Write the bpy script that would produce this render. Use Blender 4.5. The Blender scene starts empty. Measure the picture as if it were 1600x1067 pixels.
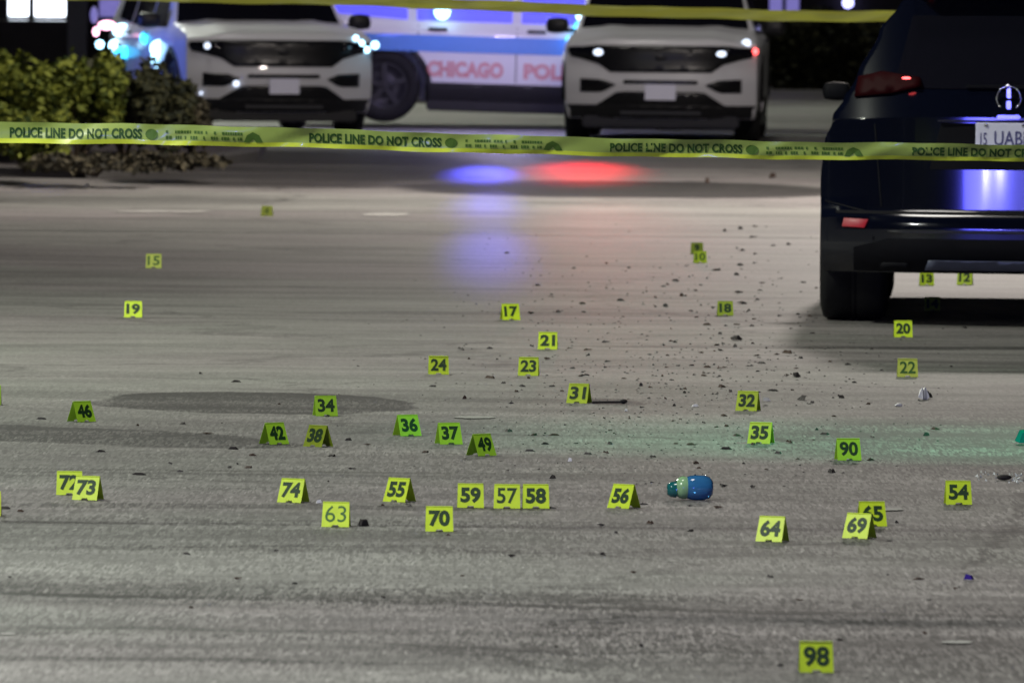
import bpy, bmesh, math, random
from mathutils import Vector, Matrix
from mathutils.bvhtree import BVHTree
R = math.radians
rnd = random.Random(7)
sc = bpy.context.scene
COL = sc.collection

# ---------------------------------------------------------------- camera, world, light, exposure
F = 16000.0            # focal length in photograph pixels (1600 wide): a very long lens
HC = 2.1
PITCH = math.atan(643.5 / F)
ROLL = R(0.6)
cam_d = bpy.data.cameras.new('camera')
cam_d.sensor_width = 36.0
cam_d.lens = 36.0 * F / 1600.0
cam_d.clip_end = 2000
cam_d.clip_start = 0.5
cam_d.dof.use_dof = True
cam_d.dof.focus_distance = 42.0
cam_d.dof.aperture_fstop = 11.0
cam = bpy.data.objects.new('camera', cam_d)
COL.objects.link(cam)
fw = Vector((0, math.cos(PITCH), -math.sin(PITCH)))
rt0 = Vector((1, 0, 0))
up0 = rt0.cross(fw)
rt = rt0 * math.cos(ROLL) + up0 * math.sin(ROLL)
up = rt.cross(fw)
M3 = Matrix((rt, up, -fw)).transposed()
cam.matrix_world = Matrix.Translation((0, 0, HC)) @ M3.to_4x4()
sc.camera = cam

world = bpy.data.worlds.new('World')
sc.world = world
world.use_nodes = True
wn = world.node_tree
bg = wn.nodes['Background']
sky = wn.nodes.new('ShaderNodeTexSky')
sky.sky_type = 'NISHITA'
sky.sun_disc = False
sky.sun_elevation = R(81)
sky.sun_rotation = R(215)
wn.links.new(sky.outputs[0], bg.inputs[0])
bg.inputs[1].default_value = 0.0006

sun_d = bpy.data.lights.new('sun', 'SUN')
sun_d.energy = 0.30
sun_d.angle = R(12)
sun_d.color = (1.0, .96, .9)
sun = bpy.data.objects.new('sun', sun_d)
COL.objects.link(sun)
sun.rotation_euler = (R(9), 0, R(-50))

vs = sc.view_settings
vs.view_transform = 'Standard'
vs.look = 'None'
vs.exposure = 1.0
vs.gamma = 1.0
vs.use_curve_mapping = False
sc.cycles.max_bounces = 6

def ray(px, py):
    return (rt * ((px - 800) / F) + up * ((533.5 - py) / F) + fw)
def P(px, py, z=0.0):
    d = ray(px, py); t = (z - HC) / d.z
    return Vector((0, 0, HC)) + d * t
def A(px, py, D):
    d = ray(px, py)
    return Vector((0, 0, HC)) + d * (D / d.y)
def gx(px, D):                        # ground point seen at column px, depth D
    lo, hi = -200.0, 1600.0
    for _ in range(40):
        m = (lo + hi) / 2
        if A(px, m, D).z > 0: lo = m
        else: hi = m
    return A(px, lo, D)

# ---------------------------------------------------------------- object helpers
def link(o, parent=None):
    COL.objects.link(o)
    if parent: o.parent = parent
    return o
def tag(o, label, cat, group=None, kind=None):
    if label: o['label'] = label
    if cat: o['category'] = cat
    if group: o['group'] = group
    if kind: o['kind'] = kind
    return o
def empty(name, label, cat, loc=(0, 0, 0), rz=0, group=None):
    o = bpy.data.objects.new(name, None)
    o.empty_display_size = .1
    o.location = loc; o.rotation_euler = (0, 0, rz)
    link(o); return tag(o, label, cat, group)
def mesh_obj(name, verts, faces, mat, parent=None, smooth=False):
    me = bpy.data.meshes.new(name)
    me.from_pydata([tuple(v) for v in verts], [], faces)
    me.validate()
    if mat: me.materials.append(mat)
    if smooth:
        for p in me.polygons: p.use_smooth = True
    return link(bpy.data.objects.new(name, me), parent)
def bm_obj(name, bm, mat, parent=None, smooth=False):
    me = bpy.data.meshes.new(name)
    bm.normal_update()
    bm.to_mesh(me); bm.free()
    if mat: me.materials.append(mat)
    if smooth:
        for p in me.polygons: p.use_smooth = True
    return link(bpy.data.objects.new(name, me), parent)
def box(name, c, s, mat, parent=None, bevel=0.0, rot=None):
    bm = bmesh.new()
    bmesh.ops.create_cube(bm, size=1)
    for v in bm.verts: v.co = Vector((v.co.x * s[0], v.co.y * s[1], v.co.z * s[2]))
    if bevel:
        bmesh.ops.recalc_face_normals(bm, faces=bm.faces[:]); bmesh.ops.bevel(bm, geom=bm.verts[:] + bm.edges[:] + bm.faces[:], offset=min(bevel, min(s) * .35), segments=2, affect='EDGES')
    if rot is not None:
        bmesh.ops.rotate(bm, verts=bm.verts[:], cent=(0, 0, 0), matrix=rot)
    for v in bm.verts: v.co += Vector(c)
    return bm_obj(name, bm, mat, parent)
def pod(name, c, s, m, parent=None, k=.55):
    """a softly rounded block (mirror housings, lumps)"""
    bm = bmesh.new()
    bmesh.ops.create_cube(bm, size=2)
    bmesh.ops.subdivide_edges(bm, edges=bm.edges[:], cuts=4, use_grid_fill=True)
    for v in bm.verts:
        q = v.co.normalized()
        p = v.co.lerp(q * 1.15, k)
        v.co = Vector((p.x * s[0] / 2 + c[0], p.y * s[1] / 2 + c[1], p.z * s[2] / 2 + c[2]))
    return bm_obj(name, bm, m, parent, True)
def lathe(name, prof, mat, parent=None, axis='X', seg=28, c=(0, 0, 0), smooth=True):
    vs_, fs = [], []
    n = len(prof)
    for i in range(seg):
        a = 2 * math.pi * i / seg
        for (t, r) in prof:
            if axis == 'X': vs_.append((c[0] + t, c[1] + r * math.cos(a), c[2] + r * math.sin(a)))
            elif axis == 'Z': vs_.append((c[0] + r * math.cos(a), c[1] + r * math.sin(a), c[2] + t))
            else: vs_.append((c[0] + r * math.cos(a), c[1] + t, c[2] + r * math.sin(a)))
    for i in range(seg):
        for j in range(n - 1):
            a, b = i * n + j, i * n + j + 1
            c_, d = ((i + 1) % seg) * n + j + 1, ((i + 1) % seg) * n + j
            fs.append((a, b, c_, d))
    o = mesh_obj(name, vs_, fs, mat, parent, smooth)
    bm = bmesh.new(); bm.from_mesh(o.data)
    bmesh.ops.remove_doubles(bm, verts=bm.verts[:], dist=1e-5)
    bmesh.ops.recalc_face_normals(bm, faces=bm.faces[:])
    bm.to_mesh(o.data); bm.free()
    return o
def tube(name, p0, p1, r, mat, parent=None, seg=10):
    p0, p1 = Vector(p0), Vector(p1)
    d = p1 - p0
    bm = bmesh.new()
    bmesh.ops.create_cone(bm, segments=seg, radius1=r, radius2=r, depth=d.length, cap_ends=True)
    q = Vector((0, 0, 1)).rotation_difference(d.normalized())
    for v in bm.verts: v.co = q @ v.co + (p0 + p1) / 2
    return bm_obj(name, bm, mat, parent, smooth=False)

# text as mesh (2-D points, triangles)
_tc = {}
def text_mesh(s, offset=0.0, spacing=1.0):
    k = (s, offset, spacing)
    if k in _tc: return _tc[k]
    cu = bpy.data.curves.new('t', 'FONT')
    cu.body = s; cu.size = 1; cu.offset = offset; cu.resolution_u = 3
    cu.space_character = spacing
    cu.fill_mode = 'BOTH'
    ob = bpy.data.objects.new('t', cu)
    COL.objects.link(ob)
    dg = bpy.context.evaluated_depsgraph_get()
    me = bpy.data.meshes.new_from_object(ob.evaluated_get(dg))
    vsx = [(v.co.x, v.co.y) for v in me.vertices]
    fsx = [tuple(p.vertices) for p in me.polygons]
    bpy.data.objects.remove(ob); bpy.data.curves.remove(cu); bpy.data.meshes.remove(me)
    x0 = min(v[0] for v in vsx); x1 = max(v[0] for v in vsx)
    y0 = min(v[1] for v in vsx); y1 = max(v[1] for v in vsx)
    vsx = [((v[0] - x0) / (x1 - x0), (v[1] - y0) / (y1 - y0)) for v in vsx]
    _tc[k] = (vsx, fsx)
    return _tc[k]

# ---------------------------------------------------------------- materials
def nt(name):
    m = bpy.data.materials.new(name)
    m.use_nodes = True
    return m, m.node_tree, m.node_tree.nodes['Principled BSDF']
def L(t, a, b): t.links.new(a, b)
def mat(name, col, rough=.5, metal=0, coat=0, noise=.12, nscale=20, spec=.5, trans=0, bump=0, bscale=200):
    m, t, b = nt(name)
    tc = t.nodes.new('ShaderNodeTexCoord')
    n = t.nodes.new('ShaderNodeTexNoise'); n.inputs['Scale'].default_value = nscale
    n.inputs['Detail'].default_value = 5
    L(t, tc.outputs['Object'], n.inputs['Vector'])
    mx = t.nodes.new('ShaderNodeMix'); mx.data_type = 'RGBA'
    mx.inputs['A'].default_value = (*[c * (1 - noise) for c in col], 1)
    mx.inputs['B'].default_value = (*[min(1, c * (1 + noise)) for c in col], 1)
    L(t, n.outputs['Fac'], mx.inputs['Factor'])
    L(t, mx.outputs['Result'], b.inputs['Base Color'])
    b.inputs['Roughness'].default_value = rough
    b.inputs['Metallic'].default_value = metal
    b.inputs['Coat Weight'].default_value = coat
    b.inputs['Coat Roughness'].default_value = .05
    b.inputs['Specular IOR Level'].default_value = spec
    b.inputs['Transmission Weight'].default_value = trans
    if bump:
        n2 = t.nodes.new('ShaderNodeTexNoise'); n2.inputs['Scale'].default_value = bscale
        L(t, tc.outputs['Object'], n2.inputs['Vector'])
        bp = t.nodes.new('ShaderNodeBump'); bp.inputs['Strength'].default_value = bump
        bp.inputs['Distance'].default_value = .01
        L(t, n2.outputs['Fac'], bp.inputs['Height']); L(t, bp.outputs[0], b.inputs['Normal'])
    return m
def emit(name, col, strength):
    m, t, b = nt(name)
    b.inputs['Base Color'].default_value = (.1, .1, .1, 1)
    b.inputs['Emission Color'].default_value = (*col, 1)
    b.inputs['Emission Strength'].default_value = strength
    n = t.nodes.new('ShaderNodeTexNoise'); n.inputs['Scale'].default_value = 30
    mp = t.nodes.new('ShaderNodeMapRange'); mp.inputs['To Min'].default_value = strength * .7
    mp.inputs['To Max'].default_value = strength * 1.3
    L(t, n.outputs['Fac'], mp.inputs['Value']); L(t, mp.outputs[0], b.inputs['Emission Strength'])
    return m

M = {}
M['white'] = mat('white_paint', (.66, .66, .69), .42, coat=.3, noise=.05, nscale=3)
M['black_trim'] = mat('black_trim', (.012, .012, .014), .45, noise=.3, spec=.3)
M['grille'] = mat('grille_black', (.006, .006, .008), .3, noise=.3, spec=.35)
M['glass'] = mat('dark_glass', (.006, .006, .010), .06, noise=.1, spec=.4)
M['tyre'] = mat('tyre_rubber', (.012, .012, .013), .75, noise=.3, nscale=40, spec=.25)
M['rim'] = mat('dark_rim', (.02, .02, .024), .5, metal=.3)
M['black_paint'] = mat('black_car_paint', (.002, .003, .009), .11, coat=.5, noise=.1, nscale=4, spec=.5)
M['chrome'] = mat('chrome', (.85, .85, .88), .08, metal=1, noise=.03)
M['stripe'] = mat('light_blue_stripe', (.08, .24, .68), .4, coat=.5, noise=.06)
M['red_print'] = mat('red_lettering', (.55, .13, .14), .45, noise=.1)
M['pale_print'] = mat('pale_lettering_fill', (.66, .40, .42), .45, noise=.1)
M['plate'] = mat('plate_white', (.80, .80, .97), .4, noise=.08, nscale=40)
M['plate_ink'] = mat('plate_ink', (.10, .10, .25), .5)
M['red_lens'] = mat('red_lens', (.018, .001, .002), .55, spec=.06)
M['red_reflector_glow'] = emit('red_reflector_glow', (.75, .01, .03), .16)  # given its own glow in place of light thrown back
M['seam'] = mat('door_gap', (.05, .05, .07), .8)
M['yellow'] = mat('fluorescent_yellow_plastic', (.58, .78, .022), .5, noise=.2, nscale=24)
M['yellow_pale'] = mat('pale_yellow_plastic', (.62, .72, .10), .5, noise=.1, nscale=30)  # pale yellow; on the far markers it paints in missing front light
M['yellow_olive'] = mat('dark_yellow_plastic', (.28, .38, .015), .6, noise=.18, nscale=30)  # darker yellow; under the black SUV it paints the shade in
M['green_plastic'] = mat('green_lit_yellow_plastic', (.40, .72, .03), .5, noise=.10, nscale=30)  # the yellow with green light mixed into its colour
M['ink'] = mat('black_ink', (.008, .04, .006), .6, noise=.3)
M['ink_pale'] = mat('faded_ink', (.04, .14, .02), .6, noise=.3)
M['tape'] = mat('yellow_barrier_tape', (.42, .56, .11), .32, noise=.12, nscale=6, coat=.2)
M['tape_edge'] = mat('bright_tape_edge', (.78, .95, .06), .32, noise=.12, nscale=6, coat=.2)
M['tape_far'] = mat('plain_yellow_tape', (.80, .80, .10), .4, noise=.12, nscale=6)
M['tape_ink'] = mat('tape_print', (.03, .10, .01), .6, noise=.3, nscale=60)
M['tape_ink2'] = mat('tape_small_print', (.09, .19, .02), .6, noise=.3, nscale=60)
M['debris'] = mat('dark_debris', (.020, .016, .015), .8, noise=.5, nscale=80)
M['debris2'] = mat('grey_debris', (.055, .05, .048), .8, noise=.4, nscale=80)
M['brown'] = mat('brown_leaf_matter', (.045, .026, .017), .8, noise=.4, nscale=80)
M['paper'] = mat('white_scrap', (.75, .75, .75), .5, noise=.1)
M['blue_plastic'] = mat('blue_plastic', (.05, .25, .55), .10, trans=.35, coat=.6, noise=.25, nscale=25)
M['teal_plastic'] = mat('teal_plastic', (.01, .13, .13), .12, coat=.6, noise=.15)
M['mint'] = mat('pale_green_plastic', (.28, .50, .25), .2, coat=.6, noise=.2, nscale=30)
M['purple'] = mat('purple_plastic', (.03, .01, .22), .3, noise=.2)
M['soil'] = mat('dark_mulch', (.028, .022, .022), .95, noise=.6, nscale=14, bump=.8, bscale=30)
M['kerb'] = mat('kerb_concrete', (.045, .043, .04), .85, noise=.3, nscale=5, bump=.3, bscale=60)
M['stem'] = mat('shrub_stem', (.05, .035, .02), .9, noise=.4)
M['wall'] = mat('dark_brick_wall', (.020, .016, .020), .9, noise=.4, nscale=2)
M['frame'] = mat('window_frame_metal', (.03, .03, .04), .5)
M['pane_dark'] = mat('unlit_window_glass', (.01, .01, .02), .1)
M['pane_lit'] = emit('lit_window_glow', (.80, .88, 1.0), 3.2)
M['pane_blue_glow'] = emit('car_window_painted_glow', (.05, .05, .85), .8)  # strobe glow painted on the marked car's windows as emission
M['pane_dim'] = emit('dim_window_glow', (.25, .22, .65), .35)
M['pillar'] = mat('grey_pillar', (.10, .10, .12), .8)
M['white_led'] = emit('white_led', (.70, .80, 1.0), 1.1)
M['blue_led'] = emit('blue_strobe', (.10, .25, 1.0), 30)
M['cyan_glint'] = emit('cyan_reflection', (.03, .50, 1.0), 2.2)  # glow for strobe light mirrored in car paint
M['ice_led_glint'] = emit('pale_blue_strobe_glint', (.38, .75, 1.0), 3.2)  # for real strobes and for painted glints on bodywork
M['pink_glint'] = emit('pink_reflection', (1.0, .45, .65), 2.5)  # glow for pinkish light mirrored in the left car's flank
M['red_led'] = emit('red_strobe', (1.0, .03, .04), 30)
M['red_dim'] = emit('red_marker_light', (1.0, .08, .08), 3)
M['lamp_head'] = emit('street_lamp_glow', (1.0, .9, .75), 5)
M['metal_post'] = mat('galvanised_post', (.2, .2, .2), .5, metal=.6)
M['glass_bits'] = mat('broken_glass', (.75, .8, .8), .08, spec=.9, noise=.1)

def leaf_mat(name, c0, c1):
    m, t, b = nt(name)
    oi = t.nodes.new('ShaderNodeNewGeometry')
    cr = t.nodes.new('ShaderNodeValToRGB')
    cr.color_ramp.elements[0].color = (*c0, 1)
    cr.color_ramp.elements[1].color = (*c1, 1)
    L(t, oi.outputs['Random Per Island'], cr.inputs['Fac'])
    L(t, cr.outputs[0], b.inputs['Base Color'])
    b.inputs['Roughness'].default_value = .7
    b.inputs['Specular IOR Level'].default_value = .15
    return m
M['leaf'] = leaf_mat('yellow_green_leaves', (.02, .035, .008), (.15, .17, .022))
M['leaf_dark'] = leaf_mat('dark_leaves', (.010, .014, .010), (.045, .045, .018))
M['leaf_brown'] = leaf_mat('brownish_leaves', (.02, .02, .016), (.07, .06, .035))

# ---------------------------------------------------------------- ground
def ground_material():
    m, t, b = nt('asphalt')
    N = t.nodes.new
    tc = N('ShaderNodeTexCoord')
    pos = tc.outputs['Object']
    def noise(scale, detail=4, rough=.6, vec=pos):
        n = N('ShaderNodeTexNoise'); n.inputs['Scale'].default_value = scale
        n.inputs['Detail'].default_value = detail; n.inputs['Roughness'].default_value = rough
        L(t, vec, n.inputs['Vector']); return n
    def math_(op, a, bb=None, clamp=False):
        n = N('ShaderNodeMath'); n.operation = op; n.use_clamp = clamp
        for i, v in enumerate((a, bb)):
            if v is None: continue
            if isinstance(v, (int, float)): n.inputs[i].default_value = v
            else: L(t, v, n.inputs[i])
        return n.outputs[0]
    def rng(v, a, bb, c, d):
        n = N('ShaderNodeMapRange'); n.interpolation_type = 'SMOOTHSTEP'
        L(t, v, n.inputs['Value'])
        for k, x in (('From Min', a), ('From Max', bb), ('To Min', c), ('To Max', d)): n.inputs[k].default_value = x
        return n.outputs['Result']
    # lanes worn lengthwise across the view: stretch noise along X
    mp = N('ShaderNodeMapping'); mp.inputs['Scale'].default_value = (.10, .55, 1)
    L(t, pos, mp.inputs['Vector'])
    big = noise(1.0, 6, .62, mp.outputs[0])
    mp2 = N('ShaderNodeMapping'); mp2.inputs['Scale'].default_value = (.9, 2.2, 1)
    L(t, pos, mp2.inputs['Vector'])
    mid = noise(1.0, 7, .65, mp2.outputs[0])
    fine = noise(38, 3, .7)
    agg = N('ShaderNodeTexVoronoi'); agg.inputs['Scale'].default_value = 75; L(t, pos, agg.inputs['Vector'])
    v = math_('ADD', rng(big.outputs['Fac'], .28, .72, .70, 1.16), rng(mid.outputs['Fac'], .25, .75, -.24, .24))
    v = math_('ADD', v, rng(fine.outputs['Fac'], .3, .7, -.10, .10))
    mp3 = N('ShaderNodeMapping'); mp3.inputs['Scale'].default_value = (115, 7, 1)
    L(t, pos, mp3.inputs['Vector'])
    gr = N('ShaderNodeTexVoronoi'); gr.inputs['Scale'].default_value = 1; gr.inputs['Randomness'].default_value = 1
    L(t, mp3.outputs[0], gr.inputs['Vector'])
    gs = N('ShaderNodeSeparateXYZ'); L(t, gr.outputs['Color'], gs.inputs[0])
    nearf = N('ShaderNodeSeparateXYZ'); L(t, pos, nearf.inputs[0])
    amt = rng(nearf.outputs[1], 39, 50, 1, .16)
    patch = rng(mid.outputs['Fac'], .40, .60, .35, 1.0)
    v = math_('ADD', v, math_('MULTIPLY', math_('MULTIPLY', rng(gs.outputs[0], .0, 1.0, -.38, .46), amt), patch))
    v = math_('ADD', v, math_('MULTIPLY', rng(gs.outputs[1], .95, 1.0, 0, .55), amt))
    sep = N('ShaderNodeSeparateXYZ')
    L(t, agg.outputs['Color'], sep.inputs[0])
    v = math_('ADD', v, rng(sep.outputs[0], .80, 1.0, 0, .40))
    v = math_('SUBTRACT', v, rng(sep.outputs[1], .84, 1.0, 0, .22))
    # distorted coordinates for the stains and painted tones
    dn = noise(.9, 5, .6)
    dsep = N('ShaderNodeSeparateXYZ'); L(t, dn.outputs['Color'], dsep.inputs[0])
    psep = N('ShaderNodeSeparateXYZ'); L(t, pos, psep.inputs[0])
    X = math_('ADD', psep.outputs[0], math_('MULTIPLY', math_('SUBTRACT', dsep.outputs[0], .5), .5))
    Y = math_('ADD', psep.outputs[1], math_('MULTIPLY', math_('SUBTRACT', dsep.outputs[1], .5), .55))
    # photograph regions turned into ground ellipses: (x0, x1, y0, y1, gain, softness); stains, tar, wear, and broad soft tones painting dim and lit road
    ST = [(150, 655, 613, 647, -.72, .06, 10), (-300, 490, 668, 692, -.60, .14, 30), (-200, 560, 455, 478, -.13, .6, 4),
          (420, 1300, 487, 494, -.38, .4, 4), (860, 2000, 541, 546, -.50, .4, 6), (905, 985, 624, 634, -.45, .4, 2),
          (-600, 2300, 925, 962, -.34, .40, 70), (-600, 2300, 943, 949, -.45, .4, 66), (-600, 2300, 908, 916, .22, .5, 66),
          (-400, 900, 786, 794, -.42, .3, 12), (-300, 1500, 812, 817, -.16, .5, 14), (200, 1300, 852, 868, -.16, .5, 12),
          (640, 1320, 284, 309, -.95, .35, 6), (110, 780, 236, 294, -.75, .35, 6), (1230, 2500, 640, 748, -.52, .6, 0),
          (1300, 2600, 560, 1400, -.22, .9, 0), (-300, 1300, 822, 827, .15, .5, 16),  # the broad first one paints the dimmer right side
          (-200, 450, 300, 322, -.22, .5, 2), (380, 640, 384, 392, -.20, .5, 2), (560, 1160, 625, 645, -.16, .6, 6),
          (-900, 350, 380, 480, -.28, .9, 0), (700, 1500, 340, 480, .10, .9, 0), (-200, 900, 596, 612, .16, .6, 8),  # the first two, broad, paint a dim left and a lit middle
          (-300, 1500, 700, 706, .12, .5, 24), (-100, 1500, 743, 748, -.24, .4, 24), (700, 1700, 965, 1075, -.28, .6, 20),
          (-500, 700, 1024, 1033, -.42, .35, 16), (-100, 300, 325, 340, .22, .5, 2), (-300, 1700, 870, 905, .10, .7, 20),
          (60, 800, 340, 348, -.16, .6, 4), (0, 900, 520, 528, -.12, .6, 8), (-300, 2000, 985, 992, -.2, .5, 30)]
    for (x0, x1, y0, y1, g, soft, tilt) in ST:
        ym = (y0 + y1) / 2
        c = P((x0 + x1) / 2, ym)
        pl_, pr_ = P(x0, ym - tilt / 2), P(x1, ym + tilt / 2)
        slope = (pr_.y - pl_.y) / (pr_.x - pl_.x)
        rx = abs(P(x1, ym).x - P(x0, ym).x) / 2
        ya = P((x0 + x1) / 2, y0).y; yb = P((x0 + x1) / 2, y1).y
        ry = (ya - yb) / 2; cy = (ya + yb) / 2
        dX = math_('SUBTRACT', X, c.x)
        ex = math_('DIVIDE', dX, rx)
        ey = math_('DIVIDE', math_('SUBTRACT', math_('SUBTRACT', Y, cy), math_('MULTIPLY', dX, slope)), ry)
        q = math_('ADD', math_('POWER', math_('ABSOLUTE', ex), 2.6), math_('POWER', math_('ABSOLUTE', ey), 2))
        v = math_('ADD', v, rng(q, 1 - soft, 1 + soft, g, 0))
    # a wandering sealed crack at the right edge
    cx_ = P(1590, 800); cx2 = P(1545, 860)
    wob = noise(3.0, 4)
    lineX = math_('ADD', math_('MULTIPLY', math_('SUBTRACT', psep.outputs[1], cx_.y), (cx2.x - cx_.x) / (cx2.y - cx_.y)), cx_.x)
    lx = math_('ABSOLUTE', math_('SUBTRACT', psep.outputs[0], math_('ADD', lineX, math_('MULTIPLY', math_('SUBTRACT', wob.outputs['Fac'], .5), .25))))
    inb = math_('MULTIPLY', rng(psep.outputs[1], P(1570, 900).y - 1, P(1570, 900).y + 1, 0, 1), rng(psep.outputs[1], P(1600, 750).y - 1, P(1600, 750).y + 1, 1, 0))
    v = math_('SUBTRACT', v, math_('MULTIPLY', rng(lx, .008, .045, .40, 0), inb))
    # cracks
    ck = N('ShaderNodeTexVoronoi'); ck.feature = 'DISTANCE_TO_EDGE'; ck.inputs['Scale'].default_value = .22
    dv = N('ShaderNodeVectorMath'); dv.operation = 'ADD'
    sv = N('ShaderNodeVectorMath'); sv.operation = 'SCALE'; sv.inputs['Scale'].default_value = 1.6
    L(t, dn.outputs['Color'], sv.inputs[0]); L(t, pos, dv.inputs[0]); L(t, sv.outputs[0], dv.inputs[1])
    L(t, dv.outputs[0], ck.inputs['Vector'])
    v = math_('SUBTRACT', v, rng(ck.outputs['Distance'], 0, .016, .30, 0))
    v = math_('MAXIMUM', v, .18)
    hue = noise(.25, 3)
    mix = N('ShaderNodeMix'); mix.data_type = 'RGBA'
    mix.inputs['A'].default_value = (.164, .167, .153, 1)
    mix.inputs['B'].default_value = (.170, .160, .156, 1)
    L(t, rng(hue.outputs['Fac'], .35, .65, 0, 1), mix.inputs['Factor'])
    mul = N('ShaderNodeVectorMath'); mul.operation = 'SCALE'
    L(t, mix.outputs['Result'], mul.inputs[0]); L(t, v, mul.inputs['Scale'])
    L(t, mul.outputs[0], b.inputs['Base Color'])
    # the far strip is smoother and damp
    far = rng(psep.outputs[1], 78, 86, 0, 1)
    rough = math_('SUBTRACT', .62, math_('MULTIPLY', far, .10))
    L(t, rough, b.inputs['Roughness'])
    b.inputs['Specular IOR Level'].default_value = .35
    bp = N('ShaderNodeBump'); bp.inputs['Strength'].default_value = .35; bp.inputs['Distance'].default_value = .004
    hb = math_('ADD', fine.outputs['Fac'], math_('MULTIPLY', agg.outputs['Distance'], .7))
    L(t, hb, bp.inputs['Height'])
    L(t, bp.outputs[0], b.inputs['Normal'])
    return m
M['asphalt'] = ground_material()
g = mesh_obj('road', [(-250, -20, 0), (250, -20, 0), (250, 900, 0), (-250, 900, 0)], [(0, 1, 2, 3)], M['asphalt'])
g['kind'] = 'structure'

# worn white paint streaks and bright scuffs on the road, thin ragged sheets
def sheet(name, x0, x1, y0, y1, m, lift=.004, n=14, rag=.4):
    a = []; b_ = []
    for i in range(n + 1):
        px = x0 + (x1 - x0) * i / n
        e = math.sin(math.pi * min(1, max(0, i / n))) ** .35 if 0 < i < n else .05
        my = (y0 + y1) / 2; h = (y1 - y0) / 2 * e
        a.append(P(px, my - h * (1 - rag * rnd.random()))); b_.append(P(px, my + h * (1 - rag * rnd.random())))
    vv = [(p.x, p.y, lift) for p in a] + [(p.x, p.y, lift) for p in b_]
    ff = [(i, i + 1, n + 2 + i, n + 1 + i) for i in range(n)]
    o = mesh_obj(name, vv, ff, m); o['kind'] = 'structure'; return o
M['worn_paint'] = mat('worn_road_paint', (.30, .30, .28), .7, noise=.35, nscale=8)
for s_ in ((178, 332, 329, 333), (566, 640, 333, 339), (1470, 1520, 1002, 1007), (708, 775, 651, 655),
           (1375, 1412, 795, 799), (0, 24, 989, 993)):
    sheet('worn_road_paint', *s_, M['worn_paint'])

# ---------------------------------------------------------------- generic car shells
def superbox(Wf, Tf, Bf, Ff, Rf, Ln, nx=20, ny=56, nz=18):
    """surface of a lattice box pushed to shape functions; returns verts, faces"""
    def spread(n, k=.35):            # denser near both ends
        return [(.5 - .5 * math.cos(math.pi * i / n)) * (1 - k) + k * i / n for i in range(n + 1)]
    us = [2 * s - 1 for s in spread(nx)]; vz = spread(nz); ts = spread(ny, .7)
    idx = {}; verts = []; faces = []
    def vert(i, j, k):
        key = (i, j, k)
        if key in idx: return idx[key]
        u, t, v = us[i], ts[j], vz[k]
        y0 = t * Ln
        zc = Bf(y0) + (Tf(0, y0) - Bf(y0)) * v
        x = u * Wf(y0, zc)
        z = Bf(y0) + (Tf(x, y0) - Bf(y0)) * v
        f, r = Ff(x, z), Rf(x, z)
        y = f + (r - f) * t
        idx[key] = len(verts); verts.append((x, y, z)); return idx[key]
    for j in range(ny):
        for i in range(nx):
            faces.append((vert(i, j, 0), vert(i, j + 1, 0), vert(i + 1, j + 1, 0), vert(i + 1, j, 0)))
            faces.append((vert(i, j, nz), vert(i + 1, j, nz), vert(i + 1, j + 1, nz), vert(i, j + 1, nz)))
        for k in range(nz):
            faces.append((vert(0, j, k), vert(0, j, k + 1), vert(0, j + 1, k + 1), vert(0, j + 1, k)))
            faces.append((vert(nx, j, k), vert(nx, j + 1, k), vert(nx, j + 1, k + 1), vert(nx, j, k + 1)))
    for i in range(nx):
        for k in range(nz):
            faces.append((vert(i, 0, k), vert(i + 1, 0, k), vert(i + 1, 0, k + 1), vert(i, 0, k + 1)))
            faces.append((vert(i, ny, k), vert(i, ny, k + 1), vert(i + 1, ny, k + 1), vert(i + 1, ny, k)))
    return verts, faces
def lerp_tab(tab):
    def f(x):
        if x <= tab[0][0]: return tab[0][1]
        for (a, b), (c, d) in zip(tab, tab[1:]):
            if x <= c:
                t = (x - a) / (c - a); t = t * t * (3 - 2 * t)
                return b + (d - b) * t
        return tab[-1][1]
    return f
def bvh_of(o):
    me = o.data
    return BVHTree.FromPolygons([v.co for v in me.vertices], [tuple(p.vertices) for p in me.polygons])
def cut_wheels(o, centres, r, halfw):
    """carve wheel wells: boolean, applied at once, cutters removed"""
    cutters = []
    for (sx, y, z) in centres:
        bm = bmesh.new()
        bmesh.ops.create_cone(bm, segments=40, radius1=r, radius2=r, depth=.40, cap_ends=True)
        for v in bm.verts: v.co = Vector((v.co.z + sx * (halfw + .02 - .14), v.co.x + y, v.co.y + z))
        c = bm_obj('cut', bm, None)
        cutters.append(c)
        md = o.modifiers.new('b', 'BOOLEAN'); md.object = c; md.operation = 'DIFFERENCE'; md.solver = 'EXACT'
    dg = bpy.context.evaluated_depsgraph_get()
    me = bpy.data.meshes.new_from_object(o.evaluated_get(dg))
    o.modifiers.clear()
    old = o.data; o.data = me; bpy.data.meshes.remove(old)
    for c in cutters:
        d = c.data; bpy.data.objects.remove(c); bpy.data.meshes.remove(d)
    for p in o.data.polygons: p.use_smooth = True
    try: o.data.set_sharp_from_angle(angle=R(40))
    except Exception: pass
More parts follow.
